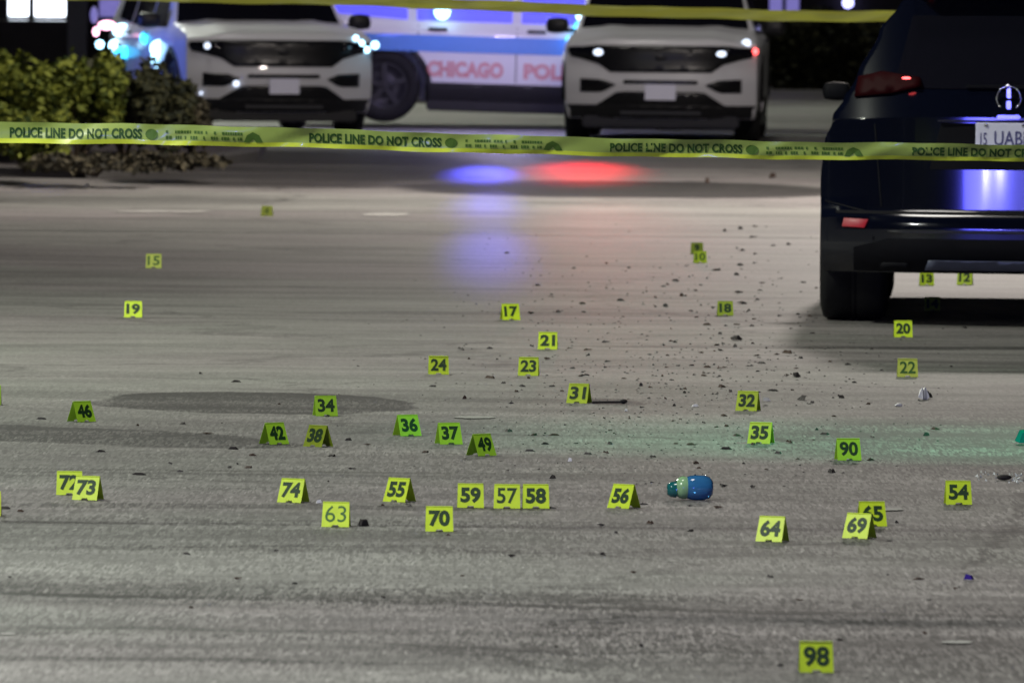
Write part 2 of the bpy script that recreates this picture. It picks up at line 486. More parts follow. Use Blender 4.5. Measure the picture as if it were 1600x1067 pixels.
def conform(name, bvh, outline, direction, m, parent, off=.004, thick=.0, maxlen=.08, smooth=True, clamp=None):
    """a panel following the shell: outline is 2-D; direction 'front' (x,z), 'back' (x,z), 'left'/'right' (y,z), 'top' (x,y)"""
    tri = None
    bm = bmesh.new()
    if isinstance(outline, tuple):
        vs2, fs2 = outline
        vv = [bm.verts.new((a, b, 0)) for a, b in vs2]
        for f in fs2:
            try: bm.faces.new([vv[i] for i in f])
            except ValueError: pass
    else:
        bm.faces.new([bm.verts.new((a, b, 0)) for a, b in outline])
        bmesh.ops.triangulate(bm, faces=bm.faces[:])
        for _ in range(7):
            es = [e for e in bm.edges if e.calc_length() > maxlen]
            if not es: break
            bmesh.ops.subdivide_edges(bm, edges=es, cuts=1)
            bmesh.ops.triangulate(bm, faces=bm.faces[:])
    last = 0
    D = {'front': (Vector((0, 1, 0)), lambda a, b: Vector((a, -3, b))),
         'back': (Vector((0, -1, 0)), lambda a, b: Vector((a, 9, b))),
         'left': (Vector((1, 0, 0)), lambda a, b: Vector((-3, a, b))),
         'right': (Vector((-1, 0, 0)), lambda a, b: Vector((3, a, b))),
         'top': (Vector((0, 0, -1)), lambda a, b: Vector((a, b, 5)))}[direction]
    miss = []
    hits = []
    for v in bm.verts:
        o = D[1](v.co.x, v.co.y)
        loc, no, _, dist = bvh.ray_cast(o, D[0])
        if loc is None or (clamp is not None and dist > clamp): miss.append(v)
        else: v.co = loc - D[0] * off; hits.append(dist)
    if miss: bmesh.ops.delete(bm, geom=miss, context='VERTS')
    if thick and bm.faces:
        r = bmesh.ops.extrude_face_region(bm, geom=bm.faces[:])
        for e in r['geom']:
            if isinstance(e, bmesh.types.BMVert): e.co -= D[0] * thick
    bmesh.ops.recalc_face_normals(bm, faces=bm.faces[:])
    if not thick:
        for f in bm.faces:
            f.normal_update()
            if f.normal.dot(D[0]) > 0: f.normal_flip()
    return bm_obj(name, bm, m, parent, smooth)
def mirror(pl): return [(-a, b) for a, b in pl][::-1]
def rrect(x0, x1, z0, z1, r=.02):
    out = []
    for (cx, cz, a0) in ((x1 - r, z0 + r, -90), (x1 - r, z1 - r, 0), (x0 + r, z1 - r, 90), (x0 + r, z0 + r, 180)):
        for k in range(4):
            a = R(a0 + k * 30); out.append((cx + r * math.cos(a), cz + r * math.sin(a)))
    return out
def disc(cx, cz, rx, rz, n=14):
    return [(cx + rx * math.cos(2 * math.pi * k / n), cz + rz * math.sin(2 * math.pi * k / n)) for k in range(n)]

def wheel(parent, sx, y, r=.385, xo=.97, w=.25, spokes=5, tyre_m='tyre'):
    """tyre with tread shoulders, rim dish, spokes and hub"""
    x1 = sx * xo; x0 = sx * (xo - w)
    wt = w
    prof = [(-wt / 2, r * .64), (-wt / 2 - .004, r * .80), (-wt / 2 + .012, r * .95), (-wt / 2 + .04, r * .995), (-.02, r), (-.017, r * .982), (-.010, r * .982), (-.007, r),
            (.007, r), (.010, r * .982), (.017, r * .982), (.02, r), (wt / 2 - .04, r * .995), (wt / 2 - .012, r * .95), (wt / 2 + .004, r * .80), (wt / 2, r * .64), (-wt / 2, r * .64)]
    h = empty_part('wheel', parent)
    lathe('tyre', prof, M[tyre_m], h, 'X', 40, ((x0 + x1) / 2, y, r))
    rp = [(0, 0.0), (0, r * .16), (-.03, r * .2), (-.035, r * .5), (0.01, r * .60), (.012, r * .655), (-.05, r * .66)]
    rp = [((x1 - sx * .012) + sx * t, rr) for t, rr in rp]
    lathe('rim', [(a, b) for a, b in rp], M['rim'], h, 'X', 30, (0, y, r))
    bm = bmesh.new()
    for k in range(spokes):
        a = 2 * math.pi * k / spokes + .3
        mt = Matrix.Translation((x1 - sx * .018, y + math.cos(a) * r * .36, r + math.sin(a) * r * .36)) @ Matrix.Rotation(a, 4, 'X') @ Matrix.Diagonal((.03, r * .56, .055, 1))
        bmesh.ops.create_cube(bm, size=1, matrix=mt)
    bm_obj('rim_spokes', bm, M['rim'], h)
    return h
def empty_part(name, parent, loc=(0, 0, 0)):
    o = bpy.data.objects.new(name, None); o.empty_display_size = .05; o.location = loc
    return link(o, parent)
def arch_liner(parent, sx, y, z, r, xo):
    bm = bmesh.new(); n = 20
    ring = []
    for i in range(n + 1):
        a = R(3) + R(174) * i / n
        c, s = math.cos(a), math.sin(a)
        ring.append([bm.verts.new((sx * xx, y + rr * c, z + rr * s)) for xx, rr in ((xo - .36, r - .01), (xo + .006, r - .01), (xo + .012, r + .045), (xo - .01, r + .05))])
    for i in range(n):
        for j in range(3):
            bm.faces.new((ring[i][j], ring[i + 1][j], ring[i + 1][j + 1], ring[i][j + 1]))
    return bm_obj('wheel_arch_trim', bm, M['black_trim'], parent, True)

EXP = {}
def explorer(label, group, marked=False, cat='police car'):
    """white mid-size SUV; nose at local -Y, length 5.05"""
    root = empty('police_suv', label, cat, group=group)
    Ln = 5.05
    Wp = lerp_tab([(0, .945), (.5, .985), (1.2, .99), (4.3, .99), (5.05, .93)])
    def W(y, z):
        w = Wp(y)
        if z > .98: w -= .16 * ((z - .98) / .2) ** 1.6
        if z < .45: w -= .05 * ((.45 - z) / .25) ** 2
        return w
    hood = lerp_tab([(0, 1.02), (.15, 1.06), (.6, 1.115), (1.3, 1.16), (1.9, 1.11), (5.05, 1.10)])
    def T(x, y):
        crown = .035 * (1 - (x / .9) ** 2)
        rib = .018 * math.exp(-((abs(x) - .52) / .10) ** 2) if y < 1.4 else 0
        return hood(y) - .035 + crown + rib
    def B(y): return .24
    def Ff(x, z):
        y = .26 * (abs(x) / .95) ** 2.8
        if z > .90: y += .10 * ((z - .90) / .15) ** 2
        if z < .42: y += .09 * ((.42 - z) / .2) ** 1.5
        y -= .035 * math.exp(-((z - .60) / .14) ** 2)
        return y
    def Rf(x, z):
        y = Ln - .18 * (abs(x) / .95) ** 3
        if z > .9: y -= .08 * ((z - .9) / .25) ** 2
        return y
    v, f = superbox(W, T, B, Ff, Rf, Ln)
    body = mesh_obj('body', v, f, M['white'], root, True)
    bv = bvh_of(body)
    wy = (.93, 3.95)
    cut_wheels(body, [(s, y, .385) for s in (-1, 1) for y in wy], .455, .99)
    # greenhouse
    def W2(y, z): return .90 - (z - 1.1) * .30 - (.10 * max(0, (z - 1.66) / .1) ** 2)
    def T2(x, y):
        return 1.765 - .05 * (x / .7) ** 2 - .03 * ((y - 1.9) / 1.9) ** 2
    def B2(y): return 1.05
    def F2(x, z): return 1.22 + (z - 1.1) * 1.25 + .14 * (x / .8) ** 2
    def R2(x, z): return 5.0 - (z - 1.1) * .45 - .08 * (x / .8) ** 2
    v, f = superbox(W2, T2, B2, F2, R2, 3.8, 16, 30, 14)
    gh = mesh_obj('cabin', v, f, M['white'], root, True)
    gv = bvh_of(gh)
    conform('windscreen', gv, [(-.84, 1.12), (.84, 1.12), (.70, 1.68), (-.70, 1.68)], 'front', M['glass'], root, .006, maxlen=.12)
    conform('rear_window', gv, [(-.72, 1.25), (.72, 1.25), (.62, 1.62), (-.62, 1.62)], 'back', M['glass'], root, .006, maxlen=.12)
    for d in ('left', 'right'):
        conform('side_window', gv, [(1.62, 1.085), (2.52, 1.085), (2.52, 1.62), (2.10, 1.60)], d, M['glass'], root, .006)
        conform('side_window', gv, [(2.62, 1.085), (3.62, 1.085), (3.66, 1.62), (2.62, 1.63)], d, M['glass'], root, .006)
        conform('side_window', gv, [(3.72, 1.09), (4.52, 1.14), (4.48, 1.56), (3.76, 1.60)], d, M['glass'], root, .006)
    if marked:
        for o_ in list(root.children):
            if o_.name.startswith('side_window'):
                o_.data.materials.clear(); o_.data.materials.append(M['pane_blue_glow'])
    # front fascia
    grille = [(-.50, .70), (.50, .70), (.62, .78), (.80, .83), (.90, .85), (.92, .93), (.66, .965), (-.66, .965), (-.92, .93), (-.90, .85), (-.80, .83), (-.62, .78)]
    gr = conform('grille', bv, grille, 'front', M['grille'], root, .006, .006)
    bm = bmesh.new()
    for k in range(5):                                    # mesh bars of the grille
        z = .735 + k * .042
        n = 12; w = .50 if k < 2 else .60
        prev = None
        for i in range(n + 1):
            x = -w + 2 * w * i / n
            loc, no, _, dd = bv.ray_cast(Vector((x, -3, z)), Vector((0, 1, 0)))
            if loc is None: continue
            q = [bm.verts.new((x, loc.y - .022, z - .006)), bm.verts.new((x, loc.y - .022, z + .006))]
            if prev: bm.faces.new((prev[0], q[0], q[1], prev[1]))
            prev = q
    bm_obj('grille_bars', bm, M['black_trim'], gr)
    conform('badge', bv, disc(0, .845, .055, .028), 'front', M['rim'], root, .018, .008)
    for s in (1, -1):
        fl = (lambda p: p) if s > 0 else mirror
        hl = conform('headlight', bv, fl([(.60, .86), (.90, .862), (.93, .90), (.92, .945), (.62, .955)]), 'front', M['glass'], root, .016, .004)
        conform('fog_vent', bv, fl([(.44, .575), (.56, .625), (.80, .635), (.80, .50), (.60, .50), (.54, .52)]), 'front', M['grille'], root, .006, .006)
    conform('bumper_slot', bv, rrect(-.37, .37, .585, .625, .018), 'front', M['grille'], root, .005, .004)
    conform('lower_intake', bv, [(-.66, .27), (.66, .27), (.66, .36), (.44, .50), (.36, .51), (-.36, .51), (-.44, .50), (-.66, .36)], 'front', M['grille'], root, .006, .006)
    conform('lower_lip', bv, [(-.95, .245), (.95, .245), (.94, .375), (.60, .375), (-.60, .375), (-.94, .375)], 'front', M['black_trim'], root, .008, .006)
    box('air_dam', (0, .16, .21), (1.55, .10, .12), M['black_trim'], root, .02)
    box('skid_bar', (0, -.02, .30), (.80, .03, .035), M['rim'], root, .008)
    # numberplate
    pl = box('number_plate', (0, -.062, .505), (.305, .012, .155), M['plate'], root, .003)
    # cladding along the sills, both sides; bonnet shut line
    for d in ('left', 'right'):
        conform('sill_cladding', bv, [(1.36, .245), (3.52, .245), (3.52, .44), (1.36, .44)], d, M['black_trim'], root, .008, .004)
        conform('rear_cladding', bv, [(4.38, .30), (4.95, .30), (4.95, .44), (4.40, .44)], d, M['black_trim'], root, .008, .004)
        for yy in (1.42, 2.56, 3.60):
            conform('door_gap', bv, [(yy, .46), (yy + .012, .46), (yy + .012, 1.12), (yy, 1.12)], d, M['seam'], root, .004, maxlen=.1)
        sx = -1 if d == 'left' else 1
        for yy in (2.36, 3.40):
            hd = box('door_handle', (sx * .995, yy, 1.0), (.03, .20, .035), M['black_trim'], root, .008)
    conform('bonnet_gap', bv, [(-.78, .205), (.78, .205), (.78, .213), (-.78, .213)], 'top', M['seam'], root, .004)
    for s in (1, -1):
        mi = pod('wing_mirror', (s * 1.09, 1.62, 1.14), (.22, .16, .15), M['black_trim'], root)
        box('mirror_arm', (s * .93, 1.62, 1.09), (.16, .07, .04), M['black_trim'], root, .01)
    for s in (-1, 1):
        for y in wy:
            wheel(root, s, y)
            arch_liner(root, s, y, .385, .455, .985)
    box('underbody', (0, 2.45, .27), (1.25, 4.3, .12), M['black_trim'], root, .02)
    for s in (-1, 1):
        box('rocker_skirt', (s * .93, 2.44, .205), (.08, 2.12, .13), M['black_trim'], root, .02)
    for s in (-.55, .55):
        conform('tail_light', bv, rrect(s * 1.3 - .16, s * 1.3 + .16, .88, 1.02, .03), 'back', M['red_lens'], root, .006)
    return root, bv, gv

def led(name, parent, pos, r, m, sc_=(1, 1, 1)):
    bm = bmesh.new()
    bmesh.ops.create_icosphere(bm, subdivisions=2, radius=r)
    for v in bm.verts: v.co = Vector((v.co.x * sc_[0], v.co.y * sc_[1], v.co.z * sc_[2])) + Vector(pos)
    return bm_obj(name, bm, m, parent, True)
def to_local(root, w):
    bpy.context.view_layer.update()
    return root.matrix_world.inverted() @ w
def lamp(name, kind, loc, power, col, size=.1, target=None, spot=None, blend=.5, parent=None):
    d = bpy.data.lights.new(name, kind); d.energy = power; d.color = col
    if kind == 'AREA': d.size = size; d.shape = 'DISK'
    else: d.shadow_soft_size = size
    if kind == 'SPOT' and spot: d.spot_size = spot; d.spot_blend = blend
    o = bpy.data.objects.new(name, d); link(o)
    o.location = loc
    if target is not None:
        o.rotation_euler = (Vector(target) - Vector(loc)).to_track_quat('-Z', 'Y').to_euler()
    return o

GP = 'police vehicles parked across the road'
# left SUV: turned so its right flank (left in the picture) shows
DL = 102.6
carL, bvL, gvL = explorer('white police SUV facing forward beside the hedge, blue reflections glowing along its flank', GP)
c = gx(442, DL)
carL.location = (c.x, c.y, 0); carL.rotation_euler = (0, 0, R(12))
# right SUV
DR = 101.3
carR, bvR, gvR = explorer('white police SUV facing forward with a pale number plate, nearest the black car', GP)
c = gx(1031, DR)
carR.location = (c.x, c.y, 0); carR.rotation_euler = (0, 0, R(-2.5))
# marked SUV: side on, nose to the right, behind the other two
DM = 107.95
carM, bvM, gvM = explorer('white police SUV seen side-on with a light blue stripe and red lettering on its doors', GP, True)
carM.rotation_euler = (R(1.2), 0, R(90))           # nose (-Y local) points to +X
rw = gx(598, DM)
# local rear wheel at (x, 3.95); the near flank is local -x ('left')
bpy.context.view_layer.update()
mloc = Matrix.Rotation(R(90), 3, 'Z') @ Vector((-.97, 3.95, 0))
carM.location = (rw.x - mloc.x, rw.y - mloc.y, -.03)

# livery on the near flank of the marked car: local 'left' side, y runs from nose (0) to tail
conform('blue_stripe', bvM, [(.30, .76), (4.85, .76), (4.85, .935), (.30, .935)], 'left', M['stripe'], carM, .007, maxlen=.15, clamp=2.5)
def side_text(s, y_start, width, z0, h, off, m, name, bold):
    vv, ff = text_mesh(s, bold)
    vv2 = [(y_start - a * width, z0 + b_ * h) for a, b_ in vv]
    return conform(name, bvM, (vv2, ff), 'left', m, carM, off, smooth=False, clamp=2.5)
side_text('CHICAGO', 3.50, .80, .50, .165, .007, M['red_print'], 'lettering', .045)
side_text('CHICAGO', 3.485, .77, .51, .145, .010, M['pale_print'], 'lettering_fill', -.008)
side_text('POLICE', 2.48, .70, .50, .165, .007, M['red_print'], 'lettering', .045)
side_text('POLICE', 2.465, .67, .51, .145, .010, M['pale_print'], 'lettering_fill', -.008)
# roof light bar of the marked car: blue modules to the tail, red to the nose
lb = box('light_bar', (0, 2.55, 1.86), (1.15, .30, .09), M['black_trim'], carM, .02)
for k in range(6):
    box('lamp_module', (-.58 + 0, 2.42 + .0, 1.86), (.01, .02, .05), M['black_trim'], lb) if False else None
for k, x in enumerate((-.48, -.16, .16, .48)):
    box('lamp_module', (x, 2.55, 1.93), (.22, .24, .06), M['blue_led'] if k < 2 else M['red_led'], lb, .01)

# LEDs and painted reflections that show as bright points (own things of each car)
def led_at(root, px, py, D, r, m, sc_=(1, 1, 1), name='strobe_or_glint'):
    if root is carL or root is carR:
        bpy.context.view_layer.update()
        mw = root.matrix_world.inverted(); o_ = mw @ Vector((0, 0, HC)); d_ = (mw.to_3x3() @ ray(px, py)).normalized()
        h_ = (bvL if root is carL else bvR).ray_cast(o_, d_)[0]
        if h_ is not None: return led(name, root, h_ - d_ * .02, r, m, sc_)
    return led(name, root, to_local(root, A(px, py, D)), r, m, sc_)
led_at(carL, 324, 72, DL + .06, .032, M['white_led'], name='headlight_lamp')
led_at(carL, 369, 131, DL - .05, .030, M['white_led'], name='fog_lamp')
led_at(carL, 314, 146, DL + .05, .014, M['white_led'], name='marker_lamp')
for (px, py, r) in ((556, 60, .028), (565, 68, .03), (573, 78, .032), (586, 71, .04)):
    led_at(carL, px, py, DL + .12, r, M['ice_led_glint'], name='strobe_or_glint')
led_at(carR, 935, 82, DR + .0, .042, M['white_led'], (1.2, .6, .8), 'headlight_lamp')
led_at(carR, 1127, 85, DR + .0, .042, M['white_led'], (1.2, .6, .7), 'headlight_lamp')
led_at(carR, 1166, 68, DR + .2, .045, M['white_led'], (1, .6, .9), 'headlight_lamp')
led_at(carR, 1180, 81, DR + .2, .030, M['red_dim'], name='marker_lamp')
led_at(carM, 691, 19, DM - .10, .085, M['ice_led_glint'])
led_at(carM, 908, 25, DM - .15, .055, M['ice_led_glint'])
led_at(carM, 903, 40, DM - .12, .035, M['cyan_glint'])  # from here down, glowing blobs painting a reflection on the bodywork
led_at(carM, 897, 52, DM - .12, .055, M['cyan_glint'], (.8, .5, 1.3))
led_at(carM, 888, 66, DM - .12, .060, M['cyan_glint'], (1.0, .5, 1.1))
led_at(carM, 893, 73, DM - .12, .030, M['ice_led_glint'])
# glowing blobs painting strobe reflections on the left car's flank
bpy.context.view_layer.update()
for (px, py, r, m_, s_) in ((147, 24, .05, 'pane_dim', (.8, 1, 1.8)), (167, 40, .06, 'pink_glint', (1.6, .6, .8)), (150, 50, .035, 'pink_glint', (1, .6, 1.4)),
                            (190, 48, .065, 'ice_led_glint', (1.5, .6, 1.1)), (228, 60, .055, 'cyan_glint', (1.2, .6, 1.2)),
                            (156, 70, .045, 'ice_led_glint', (1, .6, 1)), (182, 72, .07, 'ice_led_glint', (1.2, .6, 1)), (197, 82, .09, 'cyan_glint', (1.6, .5, .7)),
                            (248, 76, .07, 'ice_led_glint', (1.3, .6, 1.2)), (245, 92, .06, 'ice_led_glint', (1, .6, 1.6))):
    mw = carL.matrix_world.inverted()
    o_ = mw @ Vector((0, 0, HC)); d_ = (mw.to_3x3() @ ray(px, py)).normalized()
    hit = bvL.ray_cast(o_, d_)[0] or gvL.ray_cast(o_, d_)[0]
    if hit is None:
        hit = o_ + d_ * ((3.9 - o_.y) / d_.y)
        hit.x = min(hit.x, -.9)
    led('strobe_or_glint', carL, hit - d_ * .02, r, M[m_], s_)

# added lamps tinting the flanks, and spots throwing colour streaks on the road
wM = carM.location
lamp('flank_tint_lamp', 'POINT', A(790, -40, DM - 2.4), 75, (.62, .52, 1), .15)  # added, hung before the marked car to tint its flank
lamp('blue_flank_lamp', 'POINT', A(190, 40, DL + 1.0) + Vector((-.9, 0, 0)), 38, (.12, .2, 1), .1)
pb = A(770, -70, DM - 1.6)
lamp('blue_road_spot', 'SPOT', pb, 1500, (.08, .08, 1), .15, target=P(752, 272), spot=R(2.1), blend=.9)  # narrow spot added to lay a blue reflection on the road
pr = A(915, -95, DR + 3.0)
lamp('red_road_spot', 'SPOT', pr, 620, (1, .02, .03), .22, target=P(912, 267), spot=R(4.6), blend=.9)  # narrow spot added to lay a red reflection on the road

lamp('blue_road_spot', 'SPOT', pb + Vector((0, -.1, .05)), 4200, (.12, .12, 1), .15, target=P(766, 392), spot=R(.95), blend=1)  # added spots lengthening the blue streak towards the viewer
lamp('blue_road_spot', 'SPOT', pb + Vector((.05, -.1, .05)), 2600, (.10, .10, 1), .15, target=P(760, 322), spot=R(1.25), blend=1)
lamp('red_road_spot', 'SPOT', pr + Vector((0, -.1, .05)), 900, (1, .25, .2), .2, target=P(985, 385), spot=R(3.4), blend=1)  # added spot lengthening the red streak

# ---------------------------------------------------------------- black SUV, tail towards the camera
def black_suv():
    root = empty('black_suv', 'glossy black SUV seen from behind at the right edge, pale blue number plate', 'car')
    DB = 54.7
    c = gx(1566, DB)
    root.location = (c.x, c.y, 0); root.rotation_euler = (0, 0, R(-2.7))
    Ln = 5.1
    Wt = [(0.2, .93), (.35, .975), (.8, .985), (1.02, .965), (1.12, .925), (1.22, .87), (1.35, .80), (1.62, .68), (1.75, .58), (1.84, .46)]
    wt = lerp_tab(Wt)
    # lower body
    def W(y, z):
        w = wt(z) if z < 1.12 else wt(1.12)
        return w * (1 - .05 * max(0, (y - 4.2) / .9) ** 2)
    def T(x, y): return (1.12 if y < 3.7 else 1.12 - .09 * ((y - 3.7) / 1.4)) - .03 * (x / .9) ** 4
    def B(y): return .285
    def Ff(x, z):
        y = .20 * (abs(x) / .98) ** 3.2
        if z > .62: y += .07 + .02 * (z - .62)
        if .58 < z <= .62: y += .07 * (z - .58) / .04
        if z < .42: y += .16 * ((.42 - z) / .2) ** 1.6
        return y
    def Rf(x, z): return Ln - .25 * (abs(x) / .95) ** 3
    v, f = superbox(W, T, B, Ff, Rf, Ln, 26, 56, 30)
    body = mesh_obj('body', v, f, M['black_paint'], root, True)
    bv = bvh_of(body)
    wy = (.90, 3.98)
    cut_wheels(body, [(s, y, .40) for s in (-1, 1) for y in wy], .47, .985)
    def W2(y, z): return wt(max(z, 1.10))
    def T2(x, y): return 1.845 - .05 * (x / .6) ** 2 - .02 * max(0, y - 2.2) ** 2
    def B2(y): return 1.09
    def F2(x, z): return .14 + (z - 1.1) * .55 + .14 * (abs(x) / .8) ** 3
    def R2(x, z): return 4.15 - (z - 1.1) * 1.5
    v, f = superbox(W2, T2, B2, F2, R2, 3.6, 20, 30, 18)
    cab = mesh_obj('cabin', v, f, M['black_paint'], root, True)
    gv = bvh_of(cab)
    conform('rear_window', gv, [(-.60, 1.27), (.60, 1.27), (.50, 1.66), (-.50, 1.66)], 'front', M['glass'], root, .006)
    for d in ('left', 'right'):
        conform('side_window', gv, [(.75, 1.22), (1.65, 1.18), (1.65, 1.58), (1.0, 1.60)], d, M['glass'], root, .006)
        conform('side_window', gv, [(1.75, 1.18), (2.8, 1.16), (2.7, 1.60), (1.75, 1.62)], d, M['glass'], root, .006)
        conform('side_window', gv, [(2.88, 1.16), (3.7, 1.16), (3.2, 1.56), (2.82, 1.60)], d, M['glass'], root, .006)
    for s in (-1, 1):
        fl = (lambda p: p) if s > 0 else mirror
        tl = conform('tail_light', gv, fl([(.44, 1.28), (.46, 1.33), (.66, 1.36), (.79, 1.33), (.81, 1.22), (.62, 1.24)]), 'front', M['red_lens'], root, .010, .01)
        conform('bumper_reflector', bv, fl([(.745, .525), (.865, .53), (.855, .575), (.725, .57)]), 'front', M['red_reflector_glow'], root, .006, .004)
        conform('exhaust_tip', bv, fl(rrect(.50, .66, .295, .34, .02)), 'front', M['suv_trim'], root, .004, .01)
    box('spoiler', (0, .46, 1.80), (1.02, .22, .035), M['black_paint'], root, .012)
    box('wiper', (.05, .22, 1.285), (.52, .012, .015), M['suv_trim'], root)
    # tailgate details
    box('chrome_strip', (0, .07, 1.10), (.72, .02, .012), M['rim'], root, .004)
    rg = lathe('emblem_ring', [(-.004, .070), (.006, .070), (.006, .060), (-.004, .060), (-.004, .070)], M['chrome'], root, 'Y', 30, (.02, .185, 1.225))
    box('emblem_bar', (.02, .185, 1.25), (.022, .012, .055), M['chrome'], root, .004)
    box('emblem_bar', (.02, .18, 1.185), (.026, .012, .05), M['chrome'], root, .004)
    box('tailgate_handle', (.02, .07, 1.125), (.13, .05, .022), M['chrome'], root, .008)
    conform('plate_recess', bv, [(-.40, .84), (.40, .84), (.34, 1.09), (-.34, 1.09)], 'front', M['suv_trim'], root, .003)
    pl = box('number_plate', (0, .045, 1.015), (.31, .012, .158), M['plate'], root, .004)
    for s, x0, w, z0, h in (('15', -.13, .035, .972, .068), ('UABE', -.055, .19, .972, .078)):
        vv, ff = text_mesh(s, .01)
        mesh_obj('plate_number', [(x0 + a * w, .037, z0 + b_ * h) for a, b_ in vv], ff, M['plate_ink'], pl)
    for x in (-.10, .10):
        lathe('plate_bolt', [(0, 0), (-.004, .008), (0, .010)], M['chrome'], root, 'Y', 10, (x, .037, 1.08))
    conform('bumper_step', bv, [(-.90, .600), (.90, .600), (.90, .615), (-.90, .615)], 'front', M['suv_trim'], root, .004)
    conform('bumper_strip', bv, [(-.62, .500), (.62, .500), (.62, .512), (-.62, .512)], 'front', M['rim'], root, .004, .006)
    conform('skid_plate', bv, [(-.42, .30), (.42, .30), (.40, .355), (-.40, .355)], 'front', M['skid'], root, .012, .02)
    conform('lower_valance', bv, [(-.80, .292), (.80, .292), (.80, .42), (.62, .47), (-.62, .47), (-.80, .42)], 'front', M['suv_trim'], root, .010)
    for s in (-1, 1):
        for y in wy:
            wheel(root, s, y, r=.40, xo=.985, w=.36)
            arch_liner(root, s, y, .40, .47, .965)
        pod('wing_mirror', (s * .955, 3.5, 1.20), (.15, .12, .10), M['suv_trim'], root)
    box('underbody', (0, 2.6, .35), (1.2, 4.2, .12), M['suv_trim'], root, .02)
    for s in (-1, 1):
        conform('tailgate_gap', bv, [(s * .66, .64), (s * .66 + .007, .64), (s * .70 + .007, 1.08), (s * .70, 1.08)], 'front', M['suv_trim'], root, .003)
        conform('bumper_gap', bv, [(s * .70 - .0, .60), (s * .96, .66), (s * .96, .667), (s * .70, .607)], 'front', M['suv_trim'], root, .003)
        for k in range(3):
            box('parking_sensor', (s * (.25 + .22 * k), .035 + .02 * k, .47), (.022, .02, .022), M['suv_trim'], root)
    led('tail_lamp_glow', root, (-.53, .20, 1.325), .014, M['red_dim'], (1.8, .5, .5))
    return root, bv, gv
M['suv_trim'] = mat('matt_black_trim', (.006, .006, .008), .65, noise=.2, spec=.12)
M['skid'] = mat('grey_skid_plate', (.09, .10, .15), .35, metal=.3)
suv, bvS, gvS = black_suv()

# ---------------------------------------------------------------- planting island, shrubs
isl = [(-14, 84.5), (-3.65, 84.8), (-2.75, 88), (-2.30, 92), (-2.35, 97), (-2.9, 99), (-14, 101)]
def ring_wall(name, pts, w, h, m):
    vs_ = []; n = len(pts)
    cx = sum(p[0] for p in pts) / n; cy = sum(p[1] for p in pts) / n
    for (x, y) in pts:
        d = Vector((cx - x, cy - y)).normalized() * w
        vs_ += [(x, y, -.02), (x, y, h - .015), (x + d.x * .12, y + d.y * .12, h), (x + d.x, y + d.y, h), (x + d.x, y + d.y, -.02)]
    ff = []
    for i in range(n - 1):
        a, b_ = i * 5, (i + 1) * 5
        for j in range(4): ff.append((a + j, b_ + j, b_ + j + 1, a + j + 1))
    return mesh_obj(name, vs_, ff, m)
kb = ring_wall('kerb', isl, .18, .10, M['kerb']); kb['kind'] = 'structure'
# mulch mound
bm = bmesh.new()
nx_, ny_ = 70, 40
grid = []
def inside(x, y):
    c_ = False; n = len(isl)
    for i in range(n):
        x1, y1 = isl[i]; x2, y2 = isl[(i + 1) % n]
        if (y1 > y) != (y2 > y) and x < (x2 - x1) * (y - y1) / (y2 - y1) + x1: c_ = not c_
    return c_
for i in range(nx_ + 1):
    row = []
    for j in range(ny_ + 1):
        y = 84.75 + 15.9 * j / ny_
        xr = -2.45
        for (x1, y1), (x2, y2) in zip(isl[1:-1], isl[2:]):
            if min(y1, y2) <= y <= max(y1, y2): xr = x1 + (x2 - x1) * (y - y1) / (y2 - y1) - .13
        x = -13.8 + (xr + 13.8) * i / nx_
        e = min(1, (nx_ - i) / 6, j / 4, (ny_ - j) / 4)
        row.append(bm.verts.new((x, y, .085 + .07 * e + rnd.uniform(-.02, .02) * (e > 0))))
    grid.append(row)
for i in range(nx_):
    for j in range(ny_):
        bm.faces.new((grid[i][j], grid[i + 1][j], grid[i + 1][j + 1], grid[i][j + 1]))
so = bm_obj('mulch_bed', bm, M['soil'], smooth=True); so['kind'] = 'structure'

def shrub(px, base_y, wpx, hpx, m, label, nleaf, seed):
    r_ = random.Random(seed)
    p = P(px, base_y, .13)
    s = F / p.y
    root = empty('shrub', label, 'shrub', (p.x, p.y, .10), group='shrubs in the planting island')
    w, h = wpx / s / 2, hpx / s
    cl = [(r_.uniform(-.75, .75) * w, r_.uniform(-.6, .6), h * r_.uniform(.35, .80), r_.uniform(.35, .6)) for _ in range(11)]
    vs_, ff = [], []
    for k in range(nleaf):
        cx, cy, cz, cr = r_.choice(cl)
        d = Vector((r_.gauss(0, 1), r_.gauss(0, 1), r_.gauss(0, 1))).normalized() * (r_.random() ** .45)
        c_ = Vector((cx + d.x * cr * w * .75, cy + d.y * cr * .9, cz + d.z * cr * h * .55))
        if c_.z < .02: c_.z = r_.uniform(.02, .3) * h
        a = Vector((r_.gauss(0, 1), r_.gauss(0, 1), r_.gauss(0, .6))).normalized()
        b_ = a.cross(Vector((r_.gauss(0, 1), r_.gauss(0, 1), r_.gauss(0, 1)))).normalized()
        l = r_.uniform(.028, .055); q = l * .55
        i = len(vs_)
        vs_ += [c_ - a * l, c_ + b_ * q, c_ + a * l, c_ - b_ * q]
        ff.append((i, i + 1, i + 2, i + 3))
    mesh_obj('foliage', vs_, ff, m, root)
    bm = bmesh.new()
    for k in range(7):
        cx, cy, cz, cr = cl[k]
        d = Vector((cx, cy, cz)); L_ = d.length
        q = Vector((0, 0, 1)).rotation_difference(d.normalized()).to_matrix().to_4x4()
        bmesh.ops.create_cone(bm, segments=6, radius1=.018, radius2=.006, depth=L_, cap_ends=True, matrix=Matrix.Translation(d / 2) @ q)
    bm_obj('stem', bm, M['stem'], root)
    return root
shrub(30, 248, 190, 185, M['leaf'], 'yellow-green leafy shrub at the far left of the planting island', 5200, 1)
shrub(120, 250, 150, 178, M['leaf'], 'yellow-green shrub just right of the leftmost one in the island', 4200, 2)
